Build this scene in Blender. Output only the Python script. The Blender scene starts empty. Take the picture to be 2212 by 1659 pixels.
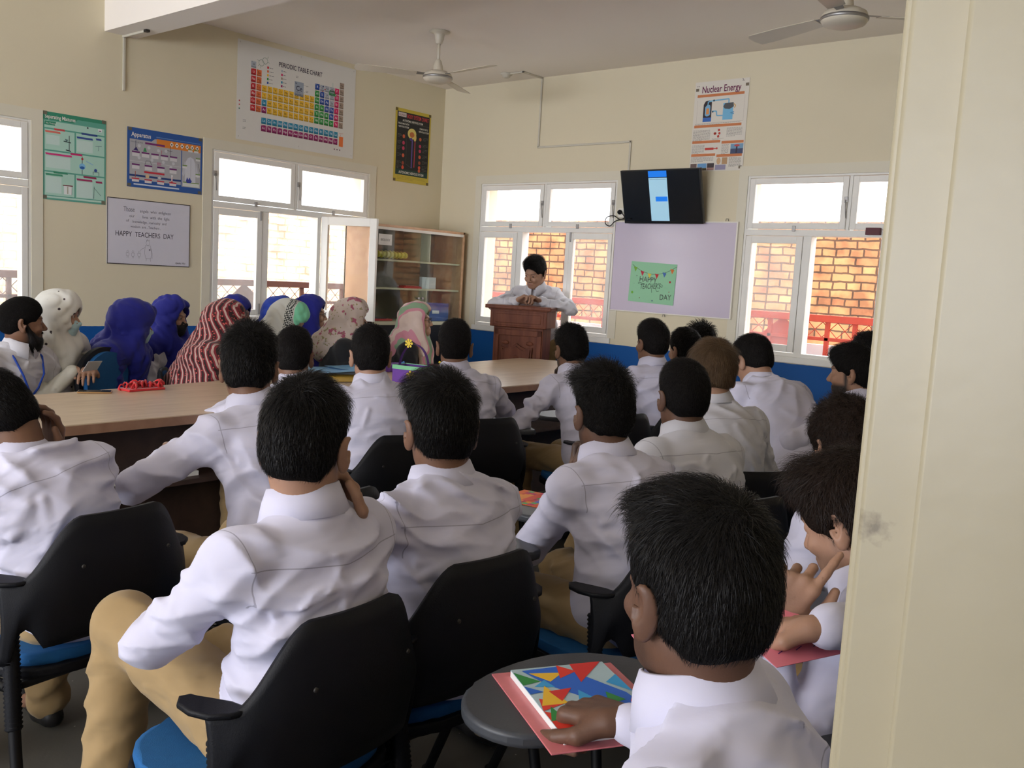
import bpy, bmesh, math, random
import numpy as np
from mathutils import Vector, Matrix

# ------------------------------------------------------------------ camera
SC = bpy.context.scene
COL = SC.collection
W_PX, H_PX, F_PX = 2212.0, 1659.0, 1997.0
YAW, PITCH, ROLL = math.radians(40.205), math.radians(6.542), math.radians(-3.266)
fw = np.array([-math.sin(YAW)*math.cos(PITCH), math.cos(YAW)*math.cos(PITCH), -math.sin(PITCH)])
rt = np.cross(fw, [0, 0, 1]); rt /= np.linalg.norm(rt)
dn = np.cross(fw, rt)
CR = np.array([math.cos(ROLL)*rt+math.sin(ROLL)*dn, -math.sin(ROLL)*rt+math.cos(ROLL)*dn, fw])
CAM = np.array([6.596, -6.554, 1.45])
H = 3.233                                            # ceiling height
cam_data = bpy.data.cameras.new('camera'); cam = bpy.data.objects.new('camera', cam_data); COL.objects.link(cam)
cam_data.sensor_fit = 'HORIZONTAL'; cam_data.sensor_width = 36.0; cam_data.lens = 36.0*F_PX/W_PX
cam_data.clip_start = 0.02; cam_data.clip_end = 200
cam.matrix_world = Matrix([[CR[0][i], -CR[1][i], -CR[2][i], CAM[i]] for i in range(3)]+[[0, 0, 0, 1]])
SC.camera = cam

# ------------------------------------------------------------------ light and exposure
SC.view_settings.view_transform = 'Standard'; SC.view_settings.look = 'None'
SC.view_settings.gamma = 1.0; SC.view_settings.use_curve_mapping = False
SC.view_settings.exposure = 0.02
world = bpy.data.worlds.new('daylight'); SC.world = world; world.use_nodes = True
wn = world.node_tree.nodes; wl = world.node_tree.links
bg = wn['Background']; bg.inputs['Color'].default_value = (0.93, 0.96, 1.0, 1); bg.inputs['Strength'].default_value = 5.0

def area(name, loc, rot, sx, sy, power, color):
    l = bpy.data.lights.new(name, 'AREA'); l.shape = 'RECTANGLE'; l.size = sx; l.size_y = sy
    l.energy = power; l.color = color
    o = bpy.data.objects.new(name, l); o.location = loc; o.rotation_euler = rot; COL.objects.link(o)
    return o
# lamps added to brighten the room, set at the unseen back wall windows
for bx_ in (1.3, 3.3, 5.3):
    area('added_back_fill', (bx_, -11.9, 1.65), (math.radians(132), 0, 0), 1.5, 1.3, 165, (0.84, 0.88, 1.0))
sun = bpy.data.lights.new('sun', 'SUN'); sun.energy = 9.0; sun.angle = math.radians(1.0); sun.color = (1.0, 0.94, 0.84)
so = bpy.data.objects.new('sun', sun); so.rotation_euler = Vector((.55, -.38, .75)).to_track_quat('Z', 'Y').to_euler(); COL.objects.link(so)

def ray(x, y): return CR.T @ np.array([(x-W_PX/2)/F_PX, (y-H_PX/2)/F_PX, 1.0])
def at(x, y, t): return CAM+t*ray(x, y)              # point seen at a pixel, t metres in front of the camera
def onX(x, y, X): q = ray(x, y); return CAM+(X-CAM[0])/q[0]*q
def onY(x, y, Y): q = ray(x, y); return CAM+(Y-CAM[1])/q[1]*q
def onZ(x, y, Z): q = ray(x, y); return CAM+(Z-CAM[2])/q[2]*q

# ------------------------------------------------------------------ materials
MATS = {}
def mat(name, col, rough=.6, metal=0, spec=.4, var=.06, scale=12, bump=0, bscale=60, alpha=None, emit=None, trans=0, coat=0, col2=None, sheen=0):
    if name in MATS: return MATS[name]
    m = bpy.data.materials.new(name); m.use_nodes = True; MATS[name] = m
    n = m.node_tree.nodes; l = m.node_tree.links; b = n['Principled BSDF']
    b.inputs['Roughness'].default_value = rough; b.inputs['Metallic'].default_value = metal
    b.inputs['Specular IOR Level'].default_value = spec
    if coat: b.inputs['Coat Weight'].default_value = coat; b.inputs['Coat Roughness'].default_value = .12
    if trans: b.inputs['Transmission Weight'].default_value = trans
    if alpha is not None: b.inputs['Alpha'].default_value = alpha
    if sheen: b.inputs['Sheen Weight'].default_value = sheen
    if emit: b.inputs['Emission Color'].default_value = (*col, 1); b.inputs['Emission Strength'].default_value = emit
    tc = n.new('ShaderNodeTexCoord')
    nz = n.new('ShaderNodeTexNoise'); nz.inputs['Scale'].default_value = scale; nz.inputs['Detail'].default_value = 4
    l.new(tc.outputs['Object'], nz.inputs['Vector'])
    mx = n.new('ShaderNodeMix'); mx.data_type = 'RGBA'
    c2 = col2 if col2 else tuple(max(0, c*(1-var)) for c in col)
    mx.inputs[6].default_value = (*c2, 1); mx.inputs[7].default_value = (*[min(1, c*(1+(0 if col2 else var))) for c in col], 1)
    l.new(nz.outputs['Fac'], mx.inputs[0]); l.new(mx.outputs[2], b.inputs['Base Color'])
    if bump:
        n2 = n.new('ShaderNodeTexNoise'); n2.inputs['Scale'].default_value = bscale; n2.inputs['Detail'].default_value = 3
        l.new(tc.outputs['Object'], n2.inputs['Vector'])
        bp = n.new('ShaderNodeBump'); bp.inputs['Strength'].default_value = bump; bp.inputs['Distance'].default_value = .01
        l.new(n2.outputs['Fac'], bp.inputs['Height']); l.new(bp.outputs['Normal'], b.inputs['Normal'])
    return m
def srgb(r, g, b):
    f = lambda c: (c/255/12.92) if c/255 <= .04045 else ((c/255+.055)/1.055)**2.4
    return (f(r), f(g), f(b))
def flat(r, g, b, rough=.55): return mat('ink_%d_%d_%d' % (r, g, b), srgb(r, g, b), rough, var=.02)

# ------------------------------------------------------------------ mesh helpers
def tag(o, label=None, cat=None, group=None, kind=None):
    if label: o['label'] = label
    if cat: o['category'] = cat
    if group: o['group'] = group
    if kind: o['kind'] = kind
    return o
def empty(name, loc=(0, 0, 0), rz=0, label=None, cat=None, group=None, kind=None):
    o = bpy.data.objects.new(name, None); o.location = [float(v) for v in loc]; o.rotation_euler = (0, 0, rz)
    o.empty_display_size = .1; COL.objects.link(o); return tag(o, label, cat, group, kind)
def npmesh(name, V, F, mats, parent=None, smooth=True, mi=None):
    """V (n,3); F: one or a list of int arrays (m,3|4)"""
    V = np.asarray(V, np.float32)
    Fs = [np.asarray(f, np.int32) for f in (F if isinstance(F, list) else [F]) if len(f)]
    me = bpy.data.meshes.new(name); me.vertices.add(len(V)); me.vertices.foreach_set('co', V.ravel())
    loops = np.concatenate([f.ravel() for f in Fs]); tot = np.concatenate([np.full(len(f), f.shape[1], np.int32) for f in Fs])
    st = np.concatenate([[0], np.cumsum(tot)[:-1]]).astype(np.int32)
    me.loops.add(len(loops)); me.loops.foreach_set('vertex_index', loops)
    me.polygons.add(len(tot)); me.polygons.foreach_set('loop_start', st); me.polygons.foreach_set('loop_total', tot)
    if smooth: me.polygons.foreach_set('use_smooth', np.ones(len(tot), bool))
    for m in (mats if isinstance(mats, (list, tuple)) else [mats]): me.materials.append(m)
    if mi is not None: me.polygons.foreach_set('material_index', np.asarray(mi, np.int32))
    me.update(calc_edges=True)
    o = bpy.data.objects.new(name, me); COL.objects.link(o)
    if parent: o.parent = parent
    return o
class MB:
    """collects simple solids into one mesh"""
    def __init__(s): s.bm = bmesh.new(); s.mats = []; s.M = Matrix.Identity(4)
    def mi(s, m):
        if m not in s.mats: s.mats.append(m)
        return s.mats.index(m)
    def _fin(s, geom, m, smooth=False):
        i = s.mi(m)
        for f in geom:
            f.material_index = i; f.smooth = smooth
    def v(s, p): return s.bm.verts.new(s.M @ Vector([float(c) for c in p]))
    def box(s, lo, hi, m, bev=0, M=None):
        lo = [min(a, b) for a, b in zip(lo, hi)] if True else lo
        return s._box(lo, hi, m, bev, M)
    def _box(s, lo, hi, m, bev, M):
        vs = []
        for z in (lo[2], hi[2]):
            for y in (lo[1], hi[1]):
                for x in (lo[0], hi[0]):
                    p = Vector((x, y, z)); p = M @ p if M else p
                    vs.append(s.v(p))
        q = [(0, 2, 3, 1), (4, 5, 7, 6), (0, 1, 5, 4), (2, 6, 7, 3), (0, 4, 6, 2), (1, 3, 7, 5)]
        fs = [s.bm.faces.new([vs[i] for i in f]) for f in q]
        s._fin(fs, m)
        if bev:
            es = list({e for f in fs for e in f.edges})
            r = bmesh.ops.bevel(s.bm, geom=es, offset=bev, segments=2, affect='EDGES', profile=.7, clamp_overlap=True)
            s._fin(r['faces'], m, True)
    def tube(s, pts, r, m, n=10, caps=True, closed=False):
        pts = [Vector([float(c) for c in p]) for p in pts]; rr = r if isinstance(r, (list, tuple)) else [r]*len(pts)
        rings = []; up = None
        for i, p in enumerate(pts):
            a = pts[i-1] if (i or closed) else p; b = pts[(i+1) % len(pts)] if (i < len(pts)-1 or closed) else p
            t = (b-a).normalized()
            if up is None: up = Vector((0, 0, 1)) if abs(t.z) < .9 else Vector((1, 0, 0))
            x = t.cross(up)
            if x.length < 1e-5: x = t.orthogonal()
            x.normalize(); y = t.cross(x).normalized(); up = -y if False else up
            rings.append([s.v(p+rr[i]*(math.cos(2*math.pi*k/n)*x+math.sin(2*math.pi*k/n)*y)) for k in range(n)])
        fs = []
        for i in range(len(rings)-(0 if closed else 1)):
            A = rings[i]; B = rings[(i+1) % len(rings)]
            for k in range(n): fs.append(s.bm.faces.new((A[k], A[(k+1) % n], B[(k+1) % n], B[k])))
        s._fin(fs, m, True)
        if caps and not closed:
            s._fin([s.bm.faces.new(rings[0][::-1]), s.bm.faces.new(rings[-1])], m)
    def lathe(s, prof, m, n=28, M=None):
        rings = []
        for r, z in prof:
            rings.append([s.v((M @ Vector((r*math.cos(2*math.pi*k/n), r*math.sin(2*math.pi*k/n), z))) if M else (r*math.cos(2*math.pi*k/n), r*math.sin(2*math.pi*k/n), z)) for k in range(n)])
        fs = []
        for A, B in zip(rings, rings[1:]):
            for k in range(n): fs.append(s.bm.faces.new((A[k], A[(k+1) % n], B[(k+1) % n], B[k])))
        s._fin(fs, m, True)
        s._fin([s.bm.faces.new(rings[0][::-1]), s.bm.faces.new(rings[-1])], m)
    def prism(s, poly, z0, z1, m, M=None, bev=0):
        """poly of (x,y), extruded z0..z1"""
        T = (lambda p: M @ Vector(p)) if M else (lambda p: p)
        a = [s.v(T((x, y, z0))) for x, y in poly]; b = [s.v(T((x, y, z1))) for x, y in poly]; n = len(poly)
        fs = [s.bm.faces.new(a[::-1]), s.bm.faces.new(b)]+[s.bm.faces.new((a[i], a[(i+1) % n], b[(i+1) % n], b[i])) for i in range(n)]
        s._fin(fs, m)
        if bev:
            es = [e for e in fs[1].edges]+[e for e in fs[0].edges]
            r = bmesh.ops.bevel(s.bm, geom=es, offset=bev, segments=2, affect='EDGES', profile=.7, clamp_overlap=True); s._fin(r['faces'], m, True)
    def sheet(s, grid, m, thick=0, smooth=True):
        """grid[i][j] of points -> surface, optionally solid with offsets along -normal"""
        R = len(grid); C = len(grid[0]); G = [[s.v(p) for p in row] for row in grid]; fs = []
        for i in range(R-1):
            for j in range(C-1): fs.append(s.bm.faces.new((G[i][j], G[i][j+1], G[i+1][j+1], G[i+1][j])))
        s._fin(fs, m, smooth)
    def build(s, name, parent=None, loc=None, rz=0, **tg):
        bmesh.ops.recalc_face_normals(s.bm, faces=s.bm.faces)
        me = bpy.data.meshes.new(name); s.bm.to_mesh(me); s.bm.free()
        for m in s.mats: me.materials.append(m)
        o = bpy.data.objects.new(name, me); COL.objects.link(o)
        if parent: o.parent = parent
        if loc is not None: o.location = [float(c) for c in loc]
        o.rotation_euler = (0, 0, rz)
        return tag(o, tg.get('label'), tg.get('cat'), tg.get('group'), tg.get('kind'))
FONT = bpy.data.fonts.new('x') if False else None
TXT = {}
def text_polys(body, shear=0, bold=0):
    """tessellated text (default font), unit height -> verts, faces, width"""
    key = (body, shear, bold)
    if key in TXT: return TXT[key]
    cu = bpy.data.curves.new('lettering', 'FONT'); cu.body = body; cu.size = 1.0; cu.shear = shear; cu.offset = bold; cu.resolution_u = 3
    o = bpy.data.objects.new('lettering', cu); COL.objects.link(o)
    me = bpy.data.meshes.new_from_object(o.evaluated_get(bpy.context.evaluated_depsgraph_get()))
    V = [tuple(v.co) for v in me.vertices]; Fc = [tuple(p.vertices) for p in me.polygons]
    bpy.data.objects.remove(o); bpy.data.curves.remove(cu); bpy.data.meshes.remove(me)
    w = max([v[0] for v in V], default=1)
    TXT[key] = (V, Fc, w); return TXT[key]
class Canvas:
    """flat print: u to the right 0..w, v up 0..h, layers lie a hair above the sheet"""
    def __init__(s, w, h): s.w, s.h = w, h; s.mb = MB(); s.L = .0012
    def base(s, col, thick=.0012): s.mb.box((0, 0, 0), (s.w, s.h, thick), flat(*col)); s.L = thick+.0004
    def rect(s, u, v, w, h, col, dz=0, rot=0):
        c, d = math.cos(rot), math.sin(rot)
        s.poly([(u, v), (u+w*c, v+w*d), (u+w*c-h*d, v+w*d+h*c), (u-h*d, v+h*c)], col, dz)
    def poly(s, pts, col, dz=0):
        m = flat(*col); f = s.mb.bm.faces.new([s.mb.v((p[0], p[1], s.L+dz)) for p in pts]); s.mb._fin([f], m)
    def disc(s, u, v, r, col, dz=0, n=14, ry=None):
        s.poly([(u+r*math.cos(2*math.pi*k/n), v+(ry or r)*math.sin(2*math.pi*k/n)) for k in range(n)], col, dz)
    def line(s, pts, w, col, dz=0):
        for (a, b), (c, d) in zip(pts, pts[1:]):
            l = math.hypot(c-a, d-b) or 1; nx, ny = -(d-b)/l*w/2, (c-a)/l*w/2
            s.poly([(a+nx, b+ny), (a-nx, b-ny), (c-nx, d-ny), (c+nx, d+ny)], col, dz)
    def text(s, body, u, v, size, col, width=None, dz=.0004, shear=0, bold=0, center=False, rot=0):
        V, Fc, w = text_polys(body, shear, bold); sx = size if not width else width/w
        if center: u -= w*sx/2
        c, d = math.cos(rot), math.sin(rot); m = flat(*col)
        vs = [s.mb.v((u+(x*sx)*c-(y*size)*d, v+(x*sx)*d+(y*size)*c, s.L+dz)) for x, y, z in V]
        for f in Fc:
            try: s.mb._fin([s.mb.bm.faces.new([vs[i] for i in f])], m)
            except ValueError: pass
    def lines(s, u, v, w, n, gap, col, th=None, seed=0):
        """rows of small print as broken strokes"""
        r = random.Random(seed)
        for i in range(n):
            x = u; end = u+w*(1 if i < n-1 else .55)
            while x < end:
                l = min(r.uniform(.006, .02), end-x); s.rect(x, v-i*gap, l, th or gap*.42, col); x += l+.0035
    def place(s, name, M, **tg):
        for f in s.mb.bm.faces: pass
        me = bpy.data.meshes.new(name); s.mb.bm.to_mesh(me); s.mb.bm.free()
        for m in s.mb.mats: me.materials.append(m)
        o = bpy.data.objects.new(name, me); COL.objects.link(o); o.matrix_world = M
        return tag(o, tg.get('label'), tg.get('cat'), tg.get('group'))
def on_left_wall(y, z, off=.002, roll=0):            # canvas on wall x=0, u along +y
    return Matrix(((0, 0, 1, off), (1, 0, 0, y), (0, 1, 0, z), (0, 0, 0, 1))) @ Matrix.Rotation(roll, 4, 'Z')
def on_front_wall(x, z, off=.002, roll=0):           # canvas on wall y=0, u along +x
    return Matrix(((1, 0, 0, x), (0, 0, -1, -off), (0, 1, 0, z), (0, 0, 0, 1))) @ Matrix.Rotation(roll, 4, 'Z')
# ------------------------------------------------------------------ smooth solid modelling: distance fields -> surface nets
def _cap(X, Y, Z, a, b, ra, rb):
    ba = b-a; bb = float(ba@ba) or 1e-9
    px, py, pz = X-a[0], Y-a[1], Z-a[2]
    t = np.clip((px*ba[0]+py*ba[1]+pz*ba[2])/bb, 0, 1)
    return np.sqrt((px-t*ba[0])**2+(py-t*ba[1])**2+(pz-t*ba[2])**2)-(ra+(rb-ra)*t)
def _ell(X, Y, Z, c, r, R):
    px, py, pz = X-c[0], Y-c[1], Z-c[2]
    if R is None: a, b, d = px, py, pz
    else:
        a = R[0, 0]*px+R[1, 0]*py+R[2, 0]*pz; b = R[0, 1]*px+R[1, 1]*py+R[2, 1]*pz; d = R[0, 2]*px+R[1, 2]*py+R[2, 2]*pz
    k0 = np.sqrt((a/r[0])**2+(b/r[1])**2+(d/r[2])**2)
    k1 = np.sqrt((a/r[0]**2)**2+(b/r[1]**2)**2+(d/r[2]**2)**2)+1e-9
    return k0*(k0-1)/k1
class Solid:
    def __init__(s): s.P = []
    def cap(s, a, b, ra, rb=None, k=.02): s.P.append(('c', np.array(a, float), np.array(b, float), ra, ra if rb is None else rb, k))
    def ell(s, c, r, R=None, k=.02): s.P.append(('e', np.array(c, float), np.array(r, float), None if R is None else np.array(R, float), k))
    def sube(s, c, r, R=None, k=.006): s.P.append(('-e', np.array(c, float), np.array(r, float), None if R is None else np.array(R, float), k))
    def subc(s, a, b, ra, rb=None, k=.006): s.P.append(('-c', np.array(a, float), np.array(b, float), ra, ra if rb is None else rb, k))
    def fold(s, a, b, w, amp): s.P.append(('w', np.array(a, float), np.array(b, float), w, amp, 0))
    def half(s, n, d, k=.01): s.P.append(('h', np.array(n, float), d, k))       # keep n.p < d
    def warp(s, fn, amp): s.P.append(('f', fn, amp))
    def mesh(s, lo, hi, h):
        lo = np.array(lo, float); n = np.maximum(((np.array(hi)-lo)/h).astype(int)+2, 3)
        v = np.full(n, 1.0, np.float32); ax = [(lo[i]+h*np.arange(n[i])).astype(np.float32) for i in range(3)]
        def grid(sl): return ax[0][sl[0]][:, None, None], ax[1][sl[1]][None, :, None], ax[2][sl[2]][None, None, :]
        full = (slice(0, n[0]), slice(0, n[1]), slice(0, n[2]))
        def box(mn, mx):
            i0 = np.clip(np.floor((mn-lo)/h).astype(int), 0, n); i1 = np.clip(np.ceil((mx-lo)/h).astype(int)+1, 0, n)
            return None if (i1 <= i0).any() else tuple(slice(a, b) for a, b in zip(i0, i1))
        for p in s.P:
            t = p[0]
            if t in ('c', '-c'):
                a, b, ra, rb, k = p[1:]; m = max(ra, rb)+k+2.5*h; sl = box(np.minimum(a, b)-m, np.maximum(a, b)+m)
                if sl is None: continue
                d = _cap(*grid(sl), a, b, ra, rb)
            elif t in ('e', '-e'):
                c, r, R, k = p[1:]; m = r.max()+k+2.5*h; sl = box(c-m, c+m)
                if sl is None: continue
                d = _ell(*grid(sl), c, r, R)
            elif t == 'w':
                a, b, w, amp, _ = p[1:]; m = 2.6*w; sl = box(np.minimum(a, b)-m, np.maximum(a, b)+m)
                if sl is None: continue
                G = grid(sl); q = _cap(*G, a, b, 0, 0)/w
                v[sl] -= amp*(1-.7*q*q)*np.exp(-q*q); continue
            elif t == 'h':
                X, Y, Z = grid(full); d = p[1][0]*X+p[1][1]*Y+p[1][2]*Z-p[2]; k = p[3]
                v = _smax(v, d, k); continue
            elif t == 'f':
                X, Y, Z = grid(full); v += p[2]*p[1](X, Y, Z).astype(np.float32); continue
            o = v[sl]
            v[sl] = _smax(o, -d, k) if t[0] == '-' else _smin(o, d, k)
        return nets(v, lo, h)
def _smin(a, b, k):
    h = np.clip(.5+.5*(a-b)/k, 0, 1); return (a*(1-h)+b*h-k*h*(1-h)).astype(np.float32)
def _smax(a, b, k): return -_smin(-a, -b, k)
CORN = np.array([(i, j, k) for i in (0, 1) for j in (0, 1) for k in (0, 1)])
EDG = [(a, b) for a in range(8) for b in range(a+1, 8) if np.abs(CORN[a]-CORN[b]).sum() == 1]
def nets(v, lo, h):
    v[0] = v[-1] = 1; v[:, 0] = 1; v[:, -1] = 1; v[:, :, 0] = 1; v[:, :, -1] = 1
    I = v < 0; nx, ny, nz = v.shape
    cnt = np.zeros((nx-1, ny-1, nz-1), np.int8)
    for c in CORN: cnt += I[c[0]:nx-1+c[0], c[1]:ny-1+c[1], c[2]:nz-1+c[2]]
    act = np.argwhere((cnt > 0) & (cnt < 8)); idx = np.full(cnt.shape, -1, np.int32); idx[tuple(act.T)] = np.arange(len(act))
    vals = np.stack([v[tuple((act+c).T)] for c in CORN], 1)
    pos = np.zeros((len(act), 3)); num = np.zeros(len(act))
    for a, b in EDG:
        va, vb = vals[:, a], vals[:, b]; m = (va < 0) != (vb < 0); t = np.where(m, va/np.where(m, va-vb, 1), 0)
        pos += m[:, None]*(CORN[a]+t[:, None]*(CORN[b]-CORN[a])); num += m
    V = lo+h*(act+pos/np.maximum(num, 1)[:, None]); Fs = []
    for ax_ in range(3):
        o1, o2 = [(1, 2), (2, 0), (0, 1)][ax_]
        sa = [slice(1, -1)]*3; sb = [slice(1, -1)]*3; sa[ax_] = slice(0, -1); sb[ax_] = slice(1, None)
        A = I[tuple(sa)]; B = I[tuple(sb)]; e = np.argwhere(A != B)
        flip = A[tuple(e.T)]; base = e+1; base[:, ax_] -= 1
        d1 = np.zeros(3, int); d1[o1] = 1; d2 = np.zeros(3, int); d2[o2] = 1
        q = np.stack([idx[tuple((base-d1-d2).T)], idx[tuple((base-d2).T)], idx[tuple(base.T)], idx[tuple((base-d1).T)]], 1)
        q[~flip] = q[~flip][:, ::-1]; Fs.append(q)
    return V, np.concatenate(Fs)
def vnormals(V, Fq):
    n = np.cross(V[Fq[:, 2]]-V[Fq[:, 0]], V[Fq[:, 3]]-V[Fq[:, 1]]); N = np.zeros_like(V)
    for i in range(4): np.add.at(N, Fq[:, i], n)
    return N/(np.linalg.norm(N, axis=1, keepdims=True)+1e-9)
def lumps(seed, sc, n=5):
    r = np.random.RandomState(seed); K = r.normal(size=(n, 3))*sc; ph = r.uniform(0, 6.28, n)
    return lambda X, Y, Z: sum(np.sin(K[i, 0]*X+K[i, 1]*Y+K[i, 2]*Z+ph[i]) for i in range(n))/n
def rotx(a): c, s = math.cos(a), math.sin(a); return np.array([[1, 0, 0], [0, c, -s], [0, s, c]])
def roty(a): c, s = math.cos(a), math.sin(a); return np.array([[c, 0, s], [0, 1, 0], [-s, 0, c]])
def rotz(a): c, s = math.cos(a), math.sin(a); return np.array([[c, -s, 0], [s, c, 0], [0, 0, 1]])
D = math.radians
def nrm(v): v = np.array(v, float); return v/(np.linalg.norm(v)+1e-9)
# ------------------------------------------------------------------ people
def skin_mat(name, col):
    m = mat('skin_'+name, col, .5, spec=.35, var=.10, scale=18, bump=.05, bscale=260)
    n = m.node_tree.nodes; l = m.node_tree.links
    if 'stub' in n: return m
    b = n['Principled BSDF']; b.inputs['Subsurface Weight'].default_value = .06; b.inputs['Subsurface Radius'].default_value = (.01, .004, .002); b.inputs['Subsurface Scale'].default_value = .5
    src = b.inputs['Base Color'].links[0].from_socket
    a = n.new('ShaderNodeAttribute'); a.name = 'stub'; a.attribute_name = 'tone'
    sp = n.new('ShaderNodeSeparateColor'); l.new(a.outputs['Color'], sp.inputs[0])
    x1 = n.new('ShaderNodeMix'); x1.data_type = 'RGBA'; x1.inputs[7].default_value = (.03, .022, .018, 1); l.new(src, x1.inputs[6]); l.new(sp.outputs[0], x1.inputs[0])
    x2 = n.new('ShaderNodeMix'); x2.data_type = 'RGBA'; x2.inputs[7].default_value = (.30, .10, .08, 1); l.new(x1.outputs[2], x2.inputs[6]); l.new(sp.outputs[1], x2.inputs[0])
    l.new(x2.outputs[2], b.inputs['Base Color']); return m
SKIN = {'a': (.26, .135, .082), 'b': (.19, .095, .056), 'c': (.36, .20, .13), 'd': (.125, .062, .038), 'e': (.46, .28, .19)}
def cloth_mat(name, col, seams=True, var=.03, wr=.5):
    if name in MATS: return MATS[name]
    m = mat(name, col, .78, spec=.22, var=var, scale=5, sheen=.15)
    n = m.node_tree.nodes; l = m.node_tree.links; b = n['Principled BSDF']
    a = n.new('ShaderNodeAttribute'); a.attribute_name = 'rest'
    mp = n.new('ShaderNodeMapping'); mp.inputs['Scale'].default_value = (4, 5, 11); mp.inputs['Rotation'].default_value = (.2, .5, .3); l.new(a.outputs['Vector'], mp.inputs[0])
    nz = n.new('ShaderNodeTexNoise'); nz.inputs['Scale'].default_value = 1.5; nz.inputs['Detail'].default_value = 2; nz.inputs['Distortion'].default_value = .3; l.new(mp.outputs[0], nz.inputs['Vector'])
    bp = n.new('ShaderNodeBump'); bp.inputs['Strength'].default_value = wr; bp.inputs['Distance'].default_value = .02; l.new(nz.outputs['Fac'], bp.inputs['Height'])
    m2 = n.new('ShaderNodeMapping'); m2.inputs['Scale'].default_value = (3.2, 3.2, 8.5); m2.inputs['Rotation'].default_value = (-.3, -.55, .6); l.new(a.outputs['Vector'], m2.inputs[0])
    n2 = n.new('ShaderNodeTexNoise'); n2.noise_type = 'RIDGED_MULTIFRACTAL'; n2.normalize = True; n2.inputs['Scale'].default_value = 1.4; n2.inputs['Detail'].default_value = 1.5; n2.inputs['Distortion'].default_value = .4; l.new(m2.outputs[0], n2.inputs['Vector'])
    b2 = n.new('ShaderNodeBump'); b2.inputs['Strength'].default_value = wr*.9; b2.inputs['Distance'].default_value = .03; l.new(n2.outputs['Fac'], b2.inputs['Height']); l.new(bp.outputs['Normal'], b2.inputs['Normal'])
    l.new(b2.outputs['Normal'], b.inputs['Normal'])
    if seams:
        src = b.inputs['Base Color'].links[0].from_socket
        sp = n.new('ShaderNodeSeparateXYZ'); l.new(a.outputs['Vector'], sp.inputs[0])
        def mt(op, x, y=None):
            k = n.new('ShaderNodeMath'); k.operation = op
            for i, q in enumerate((x, y)):
                if q is None: continue
                if isinstance(q, (int, float)): k.inputs[i].default_value = q
                else: l.new(q, k.inputs[i])
            return k.outputs[0]
        ax_ = mt('ABSOLUTE', sp.outputs[0])
        yz = mt('ADD', mt('ADD', sp.outputs[2], .098), mt('MULTIPLY', ax_, -.10))
        yoke = mt('MULTIPLY', mt('MULTIPLY', mt('LESS_THAN', mt('ABSOLUTE', yz), .0011), mt('LESS_THAN', sp.outputs[1], -.01)), mt('LESS_THAN', ax_, .185))
        arm = mt('MULTIPLY', mt('LESS_THAN', mt('ABSOLUTE', mt('ADD', ax_, mt('ADD', -.186, mt('MULTIPLY', sp.outputs[2], -.09)))), .0011), mt('GREATER_THAN', sp.outputs[2], -.15))
        s = mt('MULTIPLY', mt('MAXIMUM', yoke, arm), .5)
        mx = n.new('ShaderNodeMix'); mx.data_type = 'RGBA'; mx.inputs[7].default_value = (.10, .09, .13, 1); l.new(src, mx.inputs[6]); l.new(s, mx.inputs[0]); l.new(mx.outputs[2], b.inputs['Base Color'])
    return m
SHIRT = cloth_mat('white_shirt_cotton', (.60, .585, .71))
SHIRT2 = cloth_mat('offwhite_shirt_cotton', (.58, .57, .61))
KHAKI = cloth_mat('khaki_twill', (.345, .235, .11), False)
BLACKC = cloth_mat('black_cloth', (.012, .012, .014), False)
SHOE = mat('black_shoe_leather', (.012, .011, .011), .45)
SOLE = mat('grey_shoe_sole', (.3, .3, .3), .8)
def hair_mat(name, col, rough=.45):
    m = mat(name, col, rough, spec=.15, var=.3, scale=30); mat(name+'_roots', tuple(c*.9 for c in col), .9, spec=.08, var=.3, scale=60, bump=.6, bscale=260); return m
HAIR = {'k': hair_mat('black_hair', (.0075, .0065, .006)), 'b': hair_mat('dark_brown_hair', (.018, .011, .008)), 'l': hair_mat('light_brown_hair', (.10, .062, .034)), 'k2': hair_mat('soft_black_hair', (.010, .0085, .008), .55)}
EYEW = mat('eye_white', (.7, .68, .65), .2); EYEB = mat('eye_iris', (.03, .015, .01), .15)

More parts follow.
